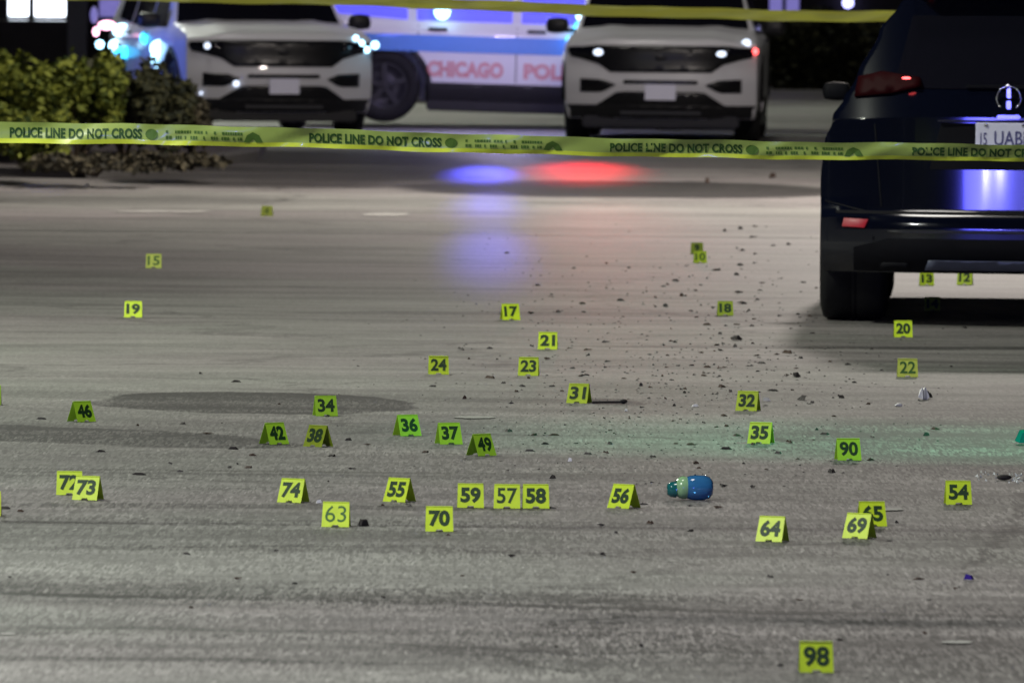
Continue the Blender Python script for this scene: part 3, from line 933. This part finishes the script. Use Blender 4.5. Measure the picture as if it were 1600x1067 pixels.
shrub(40, 262, 170, 100, M['leaf'], 'low bright yellow-green shrub in front of the leftmost tall one', 2600, 3)
shrub(195, 246, 130, 158, M['leaf_dark'], 'dark brownish-green shrub in the middle of the island hedge', 4200, 4)
shrub(258, 244, 100, 130, M['leaf_dark'], 'dark shrub before the front wheel of the left police SUV', 3200, 5)
shrub(300, 242, 60, 95, M['leaf_brown'], 'smallest dark shrub at the right end of the island hedge', 1800, 6)

shrub(150, 268, 210, 34, M['leaf_brown'], 'low dark ground-hugging shrub along the front of the island', 1500, 8)
shrub(285, 260, 170, 30, M['leaf_brown'], 'low dark spreading shrub at the right tip of the island', 1200, 9)

# ---------------------------------------------------------------- background building
bd = empty('storefront_building', 'low dark building behind the police cars with two glowing windows at left', 'building', (0, 139, 0))
def facade():
    y0 = 0
    s = F / 139.0
    def X(px): return (px - 800) / s
    opens = [(8, 40, True), (49, 98, True), (150, 255, 'dim'), (1196, 1243, 'dim'), (1420, 1520, False), (-120, -10, False), (560, 700, False), (720, 880, 'dim'), (900, 1060, False)]
    sill = .80
    # wall pieces between openings
    xs = sorted([(X(a), X(b_), k) for a, b_, k in opens])
    cur = -26.0
    segs = []
    for a, b_, k in xs:
        segs.append((cur, a)); cur = b_
    segs.append((cur, 26.0))
    box('plinth', (0, .0, sill / 2 - .01), (52, .34, sill), M['wall'], bd)
    for a, b_ in segs:
        box('wall', ((a + b_) / 2, 0, 1.9 + sill / 2 - .4 + .0), (b_ - a, .30, 3.0 - sill + .0), M['wall'], bd)
    box('parapet', (0, 0, 3.9), (52, .36, 2.2), M['wall'], bd)
    box('flat_roof', (0, 6, 4.9), (52, 12, .2), M['wall'], bd)
    for a, b_, k in xs:
        fr = box('window_frame', ((a + b_) / 2, -.05, sill + .03), (b_ - a, .08, .05), M['frame'], bd)
        m_ = M['pane_lit'] if k is True else (M['pane_dim'] if k == 'dim' else M['pane_dark'])
        if k == 'dim' and a > X(600): m_ = M['pane_dim']
        box('window_pane', ((a + b_) / 2, .06, 1.85), (b_ - a, .02, 2.1), m_, bd)
        if k is not True: box('mullion', ((a + b_) / 2 + .0, -.02, 1.85), (.05, .06, 2.1), M['frame'], bd)
    box('pillar', (X(118), -.30, 1.4), (.26, .26, 2.8), M['pillar'], bd)
    led('wall_lamp', bd, (X(1318), -.3, 2.1 - (9 + 100) / s), .075, M['ice_led_glint2'])
M['ice_led_glint2'] = emit('pale_violet_lamp', (.45, .45, 1.0), 2.2)
facade()
# low dark hedge at the foot of the building, right
def hedge_row():
    r_ = random.Random(12)
    vs_, ff = [], []
    for k in range(9000):
        x = r_.uniform(3.0, 7.5); z = r_.uniform(0, 1.0); y = r_.uniform(-.5, .5)
        c_ = Vector((x, y, z * (1 + .1 * math.sin(x * 5))))
        a = Vector((r_.gauss(0, 1), r_.gauss(0, 1), r_.gauss(0, 1))).normalized() * .06
        b_ = a.orthogonal().normalized() * .035
        i = len(vs_); vs_ += [c_ - a, c_ + b_, c_ + a, c_ - b_]; ff.append((i, i + 1, i + 2, i + 3))
    o = mesh_obj('hedge', [v + Vector((0, 137.3, 0)) for v in vs_], ff, M['leaf_dark'])
    tag(o, 'low dark clipped hedge at the foot of the building, right of the police cars', 'hedge')
hedge_row()
p = P(1240, 132)
o = led('ground_light', None, (p.x, p.y - 1, .06), .03, M['white_led'])
tag(o, 'tiny white light on the ground before the dark hedge', 'light')

# ---------------------------------------------------------------- street lamps (outside the frame, they light the place)
def street_lamp(x, y, power, label, col=(1, .93, .80), rz=0):
    r_ = empty('street_lamp', label, 'street lamp', (x, y, 0), rz, group='street lamps over the junction')
    tube('post', (0, 0, 0), (0, 0, 9.2), .09, M['metal_post'], r_)
    s = 1 if x < 0 else -1
    tube('arm', (0, 0, 9.1), (s * 2.2, 0, 9.4), .05, M['metal_post'], r_)
    box('lamp_head', (s * 2.4, 0, 9.42), (.8, .35, .14), M['metal_post'], r_, .03)
    box('lens', (s * 2.4, 0, 9.34), (.5, .25, .02), M['lamp_head'], r_)
    if y > 100:
        lamp('street_lamp_light', 'SPOT', (x + s * 2.4, y, 9.2), power, col, .3, target=(x + s * 6.0, y - 2, 0), spot=R(112), blend=.35)
        return r_
    l_ = lamp('street_lamp_light', 'AREA', (x + s * 2.4, y, 9.25), power, col, 1.5 if y == 80 else .7, target=(x + s * 4.5, y + (7 if y > 100 else 0), 0))
    return r_
street_lamp(-9, 50, 720, 'tall street lamp on the left side of the road', (.96, 1, .86))
street_lamp(6.5, 80, 1450, 'tall street lamp on the right side of the road', (1, .90, .82))
street_lamp(-9, 119, 3600, 'tall street lamp beyond the police cars', (.95, 1, .85))
street_lamp(-9, 29, 840, 'tall street lamp nearest the viewer', (.98, 1, .95))
# blue police strobes standing behind the viewer, mirrored in the black car
for i, (x, z) in enumerate(((-1.2, 1.9), (-.4, 1.95), (1.6, 1.7))):
    lamp('blue_strobe_lamp_behind', 'AREA', (x, -6, z), 160 if i < 2 else 90, (.16, .16, 1), .10, target=(4, 54, 1))
lamp('blue_sheen_panel', 'AREA', (-2.5, -7, 2.2), 650, (.10, .10, 1), 3.0, target=(4, 54, 1))  # broad unseen panel added for the black car's blue sheen
lamp('green_signal_lamp', 'SPOT', (5.4, 41.5, 3.6), 900, (.10, 1.0, .50), .25, target=P(1720, 695), spot=R(46), blend=1)
lamp('green_signal_lamp_left', 'SPOT', (-6.0, 43.2, 1.2), 3, (.45, 1.0, .25), .25, target=(-1.0, 43.4, 0), spot=R(34), blend=1)

# ---------------------------------------------------------------- evidence markers
_pm = {}
def panel_mesh(kind, m):
    key = (kind, m.name)
    if key in _pm: return _pm[key]
    w, h, d, t = .0485, .084, .036, .0018
    sgn = -1 if kind == 'front' else 1
    nt_ = .010
    out = [(-w, 0), (-nt_ - .004, 0), (-nt_, .007), (nt_, .007), (nt_ + .004, 0), (w, 0), (w * .96, h), (-w * .96, h)]
    def pt(x, z, off):
        f = z / h
        return (x, sgn * (d * (1 - f) + .002 + off), z - .0)
    n = len(out)
    vs_ = [pt(x, z, 0) for x, z in out] + [pt(x, z, -t) for x, z in out]
    ff = [tuple(range(n)), tuple(range(2 * n - 1, n - 1, -1))] + [(i, n + i, n + (i + 1) % n, (i + 1) % n) for i in range(n)]
    me = bpy.data.meshes.new(kind + '_panel'); me.from_pydata(vs_, [], ff)
    bm = bmesh.new(); bm.from_mesh(me); bmesh.ops.recalc_face_normals(bm, faces=bm.faces[:])
    bm.to_mesh(me); bm.free()
    me.materials.append(m); _pm[key] = me; return me
def ridge_mesh(m):
    if ('r', m.name) in _pm: return _pm[('r', m.name)]
    bm = bmesh.new()
    bmesh.ops.create_cube(bm, size=1)
    for v in bm.verts: v.co = Vector((v.co.x * .0935, v.co.y * .0075, v.co.z * .004 + .0845))
    bmesh.ops.bevel(bm, geom=bm.edges[:], offset=.001, segments=1, affect='EDGES')
    me = bpy.data.meshes.new('fold'); bm.to_mesh(me); bm.free(); me.materials.append(m)
    _pm[('r', m.name)] = me; return me
def marker(num, px, py, yaw, label, m='yellow', ink='ink', bold=.03, k=1.0):
    p = P(px, py)
    r_ = empty('evidence_marker', label, 'evidence marker', (p.x, p.y + .02, .001), R(yaw), 'numbered yellow evidence markers')
    r_.scale = (k, k, k)
    mm = M[m]
    for nme, me in (('front_panel', panel_mesh('front', mm)), ('back_panel', panel_mesh('back', mm)), ('fold', ridge_mesh(mm))):
        link(bpy.data.objects.new(nme, me), r_)
    vv, ff = text_mesh(num, bold)
    n = len(num)
    tw = .037 * n
    if num == '11' or num == '1': tw *= .8
    pts = []
    for a, b_ in vv:
        x = (a - .5) * tw; z = .017 + b_ * .056
        f = z / .084
        pts.append((x, -(.036 * (1 - f) + .002) - .0008, z))
    mesh_obj('number', pts, ff, M[ink], r_)
    return r_
MK = [
 ('98', 1275, 1050, 2, 'evidence marker numbered 98, alone near the bottom edge', 'yellow', 'ink', .035),
 ('69', 1343, 841, -28, 'evidence marker numbered 69, in front of marker 65', 'yellow', 'ink', .045),
 ('65', 1362, 822, 10, 'evidence marker numbered 65, half hidden behind marker 69', 'yellow', 'ink', .045),
 ('64', 1207, 846, -22, 'evidence marker numbered 64, on the pavement right of centre', 'yellow', 'ink', .045),
 ('54', 1497, 788, 4, 'evidence marker numbered 54, beside the broken glass at right', 'yellow', 'ink', .04),
 ('63', 525, 823, -4, 'evidence marker numbered 63 in thin faded digits, beside a dark lump', 'yellow', 'ink_pale', .0),
 ('70', 686, 830, 2, 'evidence marker numbered 70 in heavy black digits', 'yellow', 'ink', .048),
 ('56', 975, 794, -36, 'evidence marker numbered 56, turned to the right, left of the blue bottle', 'yellow', 'ink', .05),
 ('57', 792, 794, 0, 'evidence marker numbered 57 in thin digits, left one of a touching pair', 'yellow', 'ink', .02),
 ('58', 837, 794, 2, 'evidence marker numbered 58, right one of a touching pair', 'yellow', 'ink', .045),
 ('59', 735, 793, 1, 'evidence marker numbered 59, alone between marker 70 and the touching pair', 'yellow', 'ink', .045),
 ('55', 624, 784, -32, 'evidence marker numbered 55, turned to the right', 'yellow', 'ink', .045),
 ('74', 458, 785, -24, 'evidence marker numbered 74 in bold digits, beside a tiny white scrap', 'yellow', 'ink', .045),
 ('73', 137, 781, -18, 'evidence marker numbered 73, overlapping marker 72', 'yellow', 'ink', .045),
 ('72', 108, 773, 2, 'evidence marker numbered 72, partly hidden by marker 73', 'yellow', 'ink', .04),
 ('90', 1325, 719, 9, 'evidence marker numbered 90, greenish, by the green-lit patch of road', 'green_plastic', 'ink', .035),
 ('35', 1189, 693, -16, 'evidence marker numbered 35, below marker 32', 'yellow', 'ink', .045),
 ('32', 1169, 642, -16, 'evidence marker numbered 32, above marker 35', 'yellow', 'ink', .045),
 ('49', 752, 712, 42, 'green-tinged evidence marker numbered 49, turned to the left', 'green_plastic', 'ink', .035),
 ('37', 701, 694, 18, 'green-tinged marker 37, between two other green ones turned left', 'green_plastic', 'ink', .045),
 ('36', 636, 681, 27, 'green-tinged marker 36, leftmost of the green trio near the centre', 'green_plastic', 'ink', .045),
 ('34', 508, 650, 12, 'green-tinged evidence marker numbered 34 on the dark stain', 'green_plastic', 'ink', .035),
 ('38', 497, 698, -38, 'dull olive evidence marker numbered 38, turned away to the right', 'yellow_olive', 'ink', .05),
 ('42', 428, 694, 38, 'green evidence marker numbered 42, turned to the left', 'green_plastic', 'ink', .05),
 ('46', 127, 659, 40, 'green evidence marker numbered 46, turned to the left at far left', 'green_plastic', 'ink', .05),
 ('31', 905, 630, -18, 'evidence marker numbered 31, beside a dark stick', 'yellow', 'ink', .035),
 ('24', 685, 585, 2, 'evidence marker numbered 24, left of marker 23', 'yellow', 'ink', .035),
 ('23', 826, 587, -5, 'evidence marker numbered 23, between markers 24 and 31', 'yellow', 'ink', .035),
 ('21', 856, 546, -3, 'evidence marker numbered 21, just above marker 23', 'yellow', 'ink', .045),
 ('22', 1418, 589, 1, 'pale evidence marker numbered 22, above the white crumpled scrap', 'yellow_pale', 'ink_pale', .02),
 ('20', 1411, 527, 2, 'dull evidence marker numbered 20, behind the rear wheel of the black SUV', 'yellow', 'ink', .045),
 ('17', 797, 500, 12, 'evidence marker numbered 17, in the streak of blue light', 'yellow', 'ink', .04),
 ('18', 1133, 493, 3, 'dark olive evidence marker numbered 18, left of the black SUV', 'yellow_olive', 'ink', .048),
 ('19', 208, 496, 0, 'evidence marker numbered 19 on bare road at left', 'yellow', 'ink', .048),
 ('15', 240, 419, 0, 'evidence marker numbered 15 on bare road, above marker 19', 'yellow_pale', 'ink_pale', .02),
 ('4', 417, 338, -10, 'farthest small evidence marker, alone below the shrub bed', 'yellow_pale', 'ink_pale', .0),
 ('9', 1089, 397, 0, 'evidence marker numbered 9, just behind marker 10', 'yellow_olive', 'ink', .048),
 ('10', 1094, 411, 3, 'evidence marker numbered 10, just in front of marker 9', 'yellow', 'ink_pale', .02),
 ('13', 1448, 446, 3, 'evidence marker numbered 13, seen under the black SUV beside its wheel', 'yellow', 'ink', .045),
 ('12', 1508, 445, -10, 'evidence marker numbered 12, seen under the middle of the black SUV', 'yellow', 'ink', .045),
 ('14', 1457, 486, 0, 'dark shaded evidence marker numbered 14, under the tail of the black SUV', 'yellow_olive', 'ink', .048),
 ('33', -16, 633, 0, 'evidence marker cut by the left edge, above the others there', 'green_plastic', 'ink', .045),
 ('71', -20, 806, 0, 'evidence marker cut by the left edge, lower of the two there', 'yellow', 'ink', .045),
]
SC = {'9': .85, '10': .85, '4': .85, '18': .9, '14': .9, '12': .95, '13': .9}
for a in MK:
    num, px, py, yaw, lab, m_, ink, bold = a
    marker(num, px, py, yaw, lab, m_, ink, bold, SC.get(num, 1.0))

# ---------------------------------------------------------------- barrier tapes
def tape(name, label, D, top, bot, x0, x1, step, printed, floor_w=None):
    root = empty(name, label, 'barrier tape', A((x0 + x1) / 2, 0, D), 0, 'yellow barrier tapes')
    ox = root.location.copy()
    ft, fb = lerp_tab(top), lerp_tab(bot)
    def linear(tab):
        def f(x):
            for (a, b_), (c_, d_) in zip(tab, tab[1:]):
                if x <= c_ or (c_, d_) == tab[-1]: return b_ + (d_ - b_) * (x - a) / (c_ - a)
        return f
    ft, fb = linear(top), linear(bot)
    W_ = .076
    xs = []
    x = x0
    while x <= x1: xs.append(x); x += step
    rows = []
    def pnt(px, f, lift=0):             # f 0 top, 1 bottom: the film leans so that it shows the height it has in the picture
        yt = ft(px) + .7 * math.sin(px * .021) + .5 * math.sin(px * .053 + 1)
        yb = fb(px) + .7 * math.sin(px * .021 + .3) + .5 * math.sin(px * .047 + 2)
        pt_, pb_ = A(px, yt, D), A(px, yb, D)
        hgt = pt_.z - pb_.z
        dep = math.sqrt(max(0, W_ * W_ - hgt * hgt))
        p_ = pt_.lerp(pb_, f)
        p_ = p_ + Vector((0, dep * (.5 - f) * -1 + .010 * math.sin(f * math.pi) * math.sin(px * .03) + .006 * math.sin(px * .011 + f * 3) + .003 * math.sin(px * .09 + f * 7) * math.sin(px * .017) - lift, 0))
        return p_ - ox
    fr = [0, .16, .33, .5, .67, .78, .90, 1]
    vs_ = [pnt(px, f) for px in xs for f in fr]
    n = len(fr)
    body, edge = [], []
    for i in range(len(xs) - 1):
        for j in range(n - 1):
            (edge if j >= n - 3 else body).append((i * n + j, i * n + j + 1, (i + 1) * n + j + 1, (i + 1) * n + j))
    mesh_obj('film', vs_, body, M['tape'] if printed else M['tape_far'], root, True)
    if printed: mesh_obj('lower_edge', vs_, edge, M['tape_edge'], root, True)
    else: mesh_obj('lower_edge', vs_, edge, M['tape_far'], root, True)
    if printed:
        for st in (-455, 15, 483, 953, 1425):
            vv, ff = text_mesh('POLICE LINE DO NOT CROSS', .042, 1.04)
            mesh_obj('lettering', [pnt(st + a * 207, .74 - b_ * .50, .0025) for a, b_ in vv], ff, M['tape_ink'], root)
            vs2, f2 = [], []
            for (cx, cf, rx, rf) in ((222, .50, 10, .27),):
                i0 = len(vs2); k_ = 14
                vs2 += [pnt(st + cx + rx * math.cos(2 * math.pi * q / k_), cf + rf * math.sin(2 * math.pi * q / k_), .0025) for q in range(k_)]
                f2.append(tuple(range(i0, i0 + k_)))
            mesh_obj('seal', vs2, f2, M['tape_ink2'], root)
            vs2, f2 = [], []
            r2 = random.Random(5)
            for li, (fa, fb_) in enumerate(((.28, .42), (.54, .70))):
                q = 244
                while q < 362:
                    ww = r2.uniform(2.2, 4.5)
                    if r2.random() < .8:
                        i0 = len(vs2)
                        vs2 += [pnt(st + q, fa, .0025), pnt(st + q + ww, fa, .0025), pnt(st + q + ww, fb_, .0025), pnt(st + q, fb_, .0025)]
                        f2.append((i0, i0 + 1, i0 + 2, i0 + 3))
                    q += ww + 1.0
            mesh_obj('small_print', vs2, f2, M['tape_ink2'], root)
            vs2 = [pnt(st + a, b_, .0025) for a, b_ in ((366, .78), (371, .42), (380, .26), (390, .42), (396, .78), (386, .80), (381, .60), (375, .80))]
            mesh_obj('logo', vs2, [tuple(range(8))], M['tape_ink2'], root)
    return root
tape('police_tape', 'yellow police line tape with black lettering stretched across the whole view', 38.0,
     [(-700, 176), (0, 190), (400, 198), (800, 212), (1200, 221), (1600, 226), (2300, 232)],
     [(-700, 212), (0, 223), (400, 229), (800, 241), (1200, 249), (1600, 252), (2300, 258)], -700, 2300, 8, True)
tape('police_tape', 'plain far yellow tape strung in front of the parked police cars, behind the black SUV', 72.0,
     [(-500, -30), (250, -14), (575, -8), (900, 7), (1200, 16), (1380, 18), (2200, 26)],
     [(-500, -12), (250, 3), (575, 10), (900, 24), (1200, 33), (1380, 35), (2200, 43)], -500, 2200, 12, False)

# ---------------------------------------------------------------- bottle and named bits of litter
def bottle():
    p = P(1078, 781)
    r_ = empty('plastic_bottle', 'blue plastic bottle with a pale green band and teal neck lying on the road', 'bottle', (p.x, p.y, 0), R(6))
    r0 = .046
    lathe('body', [(-.012, .040), (.0, .044), (.015, r0), (.05, r0), (.072, .040), (.083, .026), (.086, 0)], M['blue_plastic'], r_, 'X', 28, (0, 0, r0))
    lathe('band', [(-.052, .030), (-.040, .039), (-.028, .043), (-.012, .0405)], M['mint'], r_, 'X', 28, (0, 0, r0))
    lathe('neck', [(-.086, 0), (-.085, .020), (-.072, .028), (-.052, .0305)], M['teal_plastic'], r_, 'X', 24, (0, 0, r0 * .84))
    for q in (( .012, -.028, .082), (.045, -.036, .034), (.028, -.02, .088)):
        pass
bottle()
def chip(name, px, py, wpx, hpx, m, label, cat, group=None, seed=0, dep=None, flat=False):
    r_ = random.Random(seed)
    p = P(px, py); s = F / p.y
    w = wpx / s / 2; h = max(hpx / s, .003); d = (dep or max(w * 1.4, .012))
    n = 7
    ang = sorted(r_.uniform(0, 2 * math.pi) for _ in range(n))
    base = [(math.cos(a) * w * r_.uniform(.7, 1.05), math.sin(a) * d * r_.uniform(.7, 1.05)) for a in ang]
    vs_ = [(x, y, .0005 + r_.uniform(0, .25) * h) for x, y in base] + [(x * .6, y * .6, h * r_.uniform(.6, 1.0)) for x, y in base] + [(0, 0, h * .8)]
    ff = [tuple(range(n - 1, -1, -1))]
    for i in range(n):
        j = (i + 1) % n
        ff += [(i, j, n + j, n + i), (n + i, n + j, 2 * n)]
    o = mesh_obj(name, vs_, ff, m)
    o.location = (p.x, p.y, 0); o.rotation_euler = (0, 0, r_.uniform(-.4, .4))
    return tag(o, label, cat, group)
chip('dark_lump', 568, 822, 20, 12, M['debris'], 'black crumpled lump on the road right of marker 63', 'litter', seed=3)
chip('bottle_cap', 1513, 907, 20, 11, M['purple'], 'small purple plastic cap on the road at lower right', 'bottle cap', seed=4)
chip('white_scrap', 1440, 624, 24, 20, M['paper'], 'crumpled white scrap standing up below marker 22', 'scrap', seed=5)
chip('dark_scrap', 1449, 623, 18, 14, M['debris'], 'dark crumpled scrap leaning on the white scrap below marker 22', 'scrap', seed=6)
chip('white_scrap', 1404, 635, 14, 6, M['paper'], 'small flat white scrap left of the crumpled scrap under marker 22', 'scrap', seed=7)
chip('white_scrap', 1196, 627, 18, 7, M['paper'], 'white scrap just right of marker 32', 'scrap', seed=8)
chip('white_scrap', 1086, 636, 12, 6, M['paper'], 'tiny white scrap between markers 31 and 32', 'scrap', seed=9)
chip('white_scrap', 979, 643, 7, 5, M['paper'], 'tiny bright fleck right of marker 31', 'scrap', seed=10)
chip('white_scrap', 891, 721, 8, 7, M['paper'], 'tiny bright fleck in the open road left of the bottle', 'scrap', seed=11)
chip('white_scrap', 498, 786, 10, 6, M['paper'], 'tiny white scrap just right of marker 74', 'scrap', seed=12)
chip('white_scrap', 135, 293, 14, 7, M['paper'], 'pale lump at the kerb of the planting island', 'scrap', seed=13)
chip('white_scrap', 812, 497, 5, 4, M['paper'], 'tiny bright fleck beside marker 17', 'scrap', seed=14)
chip('dark_clump', 1239, 589, 24, 8, M['debris'], 'dark clump on the road left of marker 22', 'litter', seed=15)
chip('dark_clump', 1262, 625, 34, 8, M['debris'], 'long dark clump right of marker 32', 'litter', seed=16)
chip('dark_clump', 1150, 532, 22, 9, M['debris'], 'dark clump below marker 18', 'litter', seed=17)
chip('brown_leaf', 1209, 279, 16, 10, M['brown'], 'brown leaf by the dark gutter in front of the right police SUV', 'leaf', seed=18)
chip('brown_leaf', 1105, 287, 9, 10, M['brown'], 'yellowish brown leaf on the gutter line, left of the other brown leaf', 'leaf', seed=19)
chip('dark_scrap', 1506, 513, 12, 6, M['debris'], 'dark scrap right of marker 20 by the shadow of the black SUV', 'scrap', seed=20)
chip('dark_scrap', 1133, 362, 10, 5, M['debris'], 'dark fleck farther up the road than marker 9', 'scrap', seed=21)
chip('dark_scrap', 940, 868, 14, 6, M['debris'], 'dark scrap alone in the lower middle of the road', 'scrap', seed=22)
chip('dark_scrap', 8, 795, 22, 5, M['debris'], 'dark strip at the left edge of the view', 'scrap', seed=23)
chip('teal_scrap', 1604, 692, 46, 22, M['teal_bright'] if 'teal_bright' in M else M['teal_plastic'], 'teal object cut by the right edge above the broken glass', 'scrap', seed=24)
# stick
p0, p1 = P(925, 631), P(975, 633)
st = empty('stick', 'dark stick with a thick end lying right of marker 31', 'stick', (p0.x, p0.y, 0))
tube('shaft', (0, 0, .007), (p1.x - p0.x, .04, .008), .005, M['debris'], st)
led('thick_end', st, (p1.x - p0.x, .04, .011), .011, M['debris'], (1.6, 1, 1))
# broken glass
gl = empty('broken_glass', 'pile of broken clear glass with a dark piece at the right edge', 'broken glass', P(1560, 750))
r_ = random.Random(3)
for k in range(46):
    px = r_.choice((r_.uniform(1524, 1562), r_.uniform(1575, 1600))); py = r_.uniform(738, 752) + (px - 1540) * .06
    q = P(px, py) - gl.location; s = r_.uniform(.004, .010)
    vs_ = [q + Vector((r_.uniform(-s, s), r_.uniform(-s, s) * 2, 0)) for _ in range(3)] + [q + Vector((r_.uniform(-s, s), 0, s * r_.uniform(.8, 1.6)))]
    mesh_obj('glass_shard', vs_, [(0, 1, 3), (1, 2, 3), (2, 0, 3), (0, 2, 1)], M['glass_bits'], gl)
bm = bmesh.new(); bmesh.ops.create_icosphere(bm, subdivisions=2, radius=1)
for v in bm.verts: v.co = Vector((v.co.x * .030, v.co.y * .02, v.co.z * .011 + .011)) + (P(1569, 750) - gl.location)
bm_obj('dark_piece', bm, M['debris'], gl, True)

# scattered dark flecks, thickest right of centre
def flecks():
    protos = []
    for k in range(9):
        r_ = random.Random(100 + k); n = 6
        ang = sorted(r_.uniform(0, 2 * math.pi) for _ in range(n))
        base = [(math.cos(a) * r_.uniform(.6, 1), math.sin(a) * r_.uniform(.6, 1)) for a in ang]
        cu = r_.uniform(-.5, .5)
        vs_ = [(x, y, .02 + .5 * abs(x) * (k % 3 == 0)) for x, y in base] + [(x * .6 + cu * .3, y * .6, r_.uniform(.25, 1)) for x, y in base] + [(cu * .3, 0, .55)]
        ff = [tuple(range(n - 1, -1, -1))]
        for i in range(n):
            j = (i + 1) % n
            ff += [(i, j, n + j, n + i), (n + i, n + j, 2 * n)]
        for mm in (M['debris'], M['debris2'], M['brown']):
            me = bpy.data.meshes.new('fleck'); me.from_pydata(vs_, [], ff); me.materials.append(mm); protos.append(me)
    fixed = [(65, 655), (288, 663), (325, 678), (365, 702), (395, 712), (158, 706), (267, 725), (282, 737), (360, 731), (218, 742),
             (312, 584), (370, 597), (390, 731), (520, 713), (545, 688), (550, 733), (666, 707), (725, 623), (678, 604), (765, 591),
             (787, 599), (815, 604), (793, 674), (835, 680), (867, 680), (852, 694), (828, 705), (953, 694), (948, 708), (862, 747),
             (863, 604), (918, 710), (1000, 603), (1080, 695), (1135, 702), (1150, 681), (1235, 692), (1288, 679), (1298, 738), (1131, 760),
             (1172, 762), (1078, 791), (1122, 794), (1005, 788), (862, 794), (640, 790), (597, 790), (1128, 605), (1208, 611), (1315, 622),
             (1335, 598), (1358, 632), (1445, 680), (1460, 671), (1360, 719), (1130, 650), (1085, 724), (1150, 542), (1096, 552), (1230, 552),
             (947, 566), (943, 575), (895, 576), (917, 548), (945, 536), (1250, 560), (1325, 570), (1190, 568), (855, 562), (832, 542),
             (765, 545), (722, 547), (830, 491), (870, 488), (910, 475), (970, 470), (1040, 478), (1080, 487), (1105, 508), (1175, 510),
             (1160, 392), (1175, 372), (1155, 358), (1180, 355), (1157, 415), (1120, 423), (1150, 430), (1155, 458), (1160, 475), (1065, 463),
             (1435, 905), (1340, 832), (1400, 817), (1220, 1040), (1205, 902), (1250, 938), (1440, 990), (1000, 1010), (990, 895), (460, 912),
             (1310, 1000), (940, 822), (1080, 830), (1015, 818), (700, 836), (430, 862), (372, 905), (600, 934), (1490, 920), (800, 870)]
    pend = []
    r_ = random.Random(9)
    pts = [(x, y, 1) for x, y in fixed]
    for k in range(158):
        y = r_.triangular(350, 780, 560)
        x = r_.gauss(1080 - (y - 560) * .25, 170)
        if 640 < x < 1420 and not (x > 1285 and y < 505): pts.append((x, y, 0))
    for k in range(22): pts.append((r_.uniform(0, 1600), r_.uniform(560, 1060), 0))
    for x, y, big in pts[:285]:
        p = P(x, y); s = F / p.y
        wp = r_.uniform(12, 25) if big else r_.uniform(6, 16)
        hp = r_.uniform(3.4, 6.2) if big else r_.uniform(2.2, 4.4)
        o = bpy.data.objects.new('debris_fleck', r_.choice(protos))
        w = wp / s / 2 * (s / 400) ** .3
        o.scale = (w, w * r_.uniform(.8, 1.6), hp / s)
        o.rotation_euler = (0, 0, r_.uniform(-.5, .5))
        o.location = (p.x, p.y, .0005)
        link(o)
        col = {'dark_debris': 'black', 'grey_debris': 'grey', 'brown_leaf_matter': 'brown'}[o.data.materials[0].name]
        size = 'tiny' if wp < 9 else ('small' if wp < 15 else 'larger')
        vis = [m_ for m_ in MK if 0 < m_[1] < 1600]
        nr = min(vis, key=lambda m_: (m_[1] - x) ** 2 + (2 * (m_[2] - y)) ** 2)
        dx, dy = x - nr[1], y - nr[2]
        side = ('right of' if dx > 0 else 'left of') if abs(dx) > 1.6 * abs(dy) else ('in front of' if dy > 0 else 'beyond')
        pend.append((math.hypot(dx, dy), o, col, size, side, nr[0]))
    pend.sort(key=lambda q: q[0])
    cnt = {}
    order = ['', 'second ', 'third ', 'fourth ', 'fifth ', 'sixth ', 'seventh ', 'eighth ', 'ninth ', 'tenth ', 'eleventh ', 'twelfth ']
    tot = {}
    for q in pend: tot[q[2:]] = tot.get(q[2:], 0) + 1
    for q in pend:
        k = q[2:]; cnt[k] = cnt.get(k, 0) + 1
        lab = '%s %s fleck of debris %s marker %s' % (k[1], k[0], k[2], k[3])
        if tot[k] > 1: lab += ', the %snearest such fleck' % order[min(cnt[k] - 1, 11)]
        tag(q[1], lab, 'debris', 'dark flecks of debris scattered on the road')
flecks()

# fine grit between the larger flecks: nobody could count it, one object
def grit():
    r_ = random.Random(77); vs_, ff = [], []
    for k in range(1100):
        y = r_.triangular(345, 800, 600); x = r_.gauss(1060 - (y - 560) * .3, 210)
        if not 500 < x < 1560 or (x > 1285 and y < 505): continue
        p = P(x, y); s = F / p.y
        w = r_.uniform(1.0, 4.2) / s; h = r_.uniform(.8, 2.2) / s
        i = len(vs_); a = r_.uniform(0, 6)
        for q in range(4):
            b_ = a + q * 1.57
            vs_.append((p.x + w * math.cos(b_) * r_.uniform(.6, 1), p.y + w * math.sin(b_), .0006))
        vs_.append((p.x, p.y, h))
        ff += [(i, i + 1, i + 4), (i + 1, i + 2, i + 4), (i + 2, i + 3, i + 4), (i + 3, i, i + 4)]
    o = mesh_obj('grit', vs_, ff, M['debris2'])
    tag(o, 'fine dark grit strewn over the road between the evidence markers', 'grit', kind='stuff')
grit()
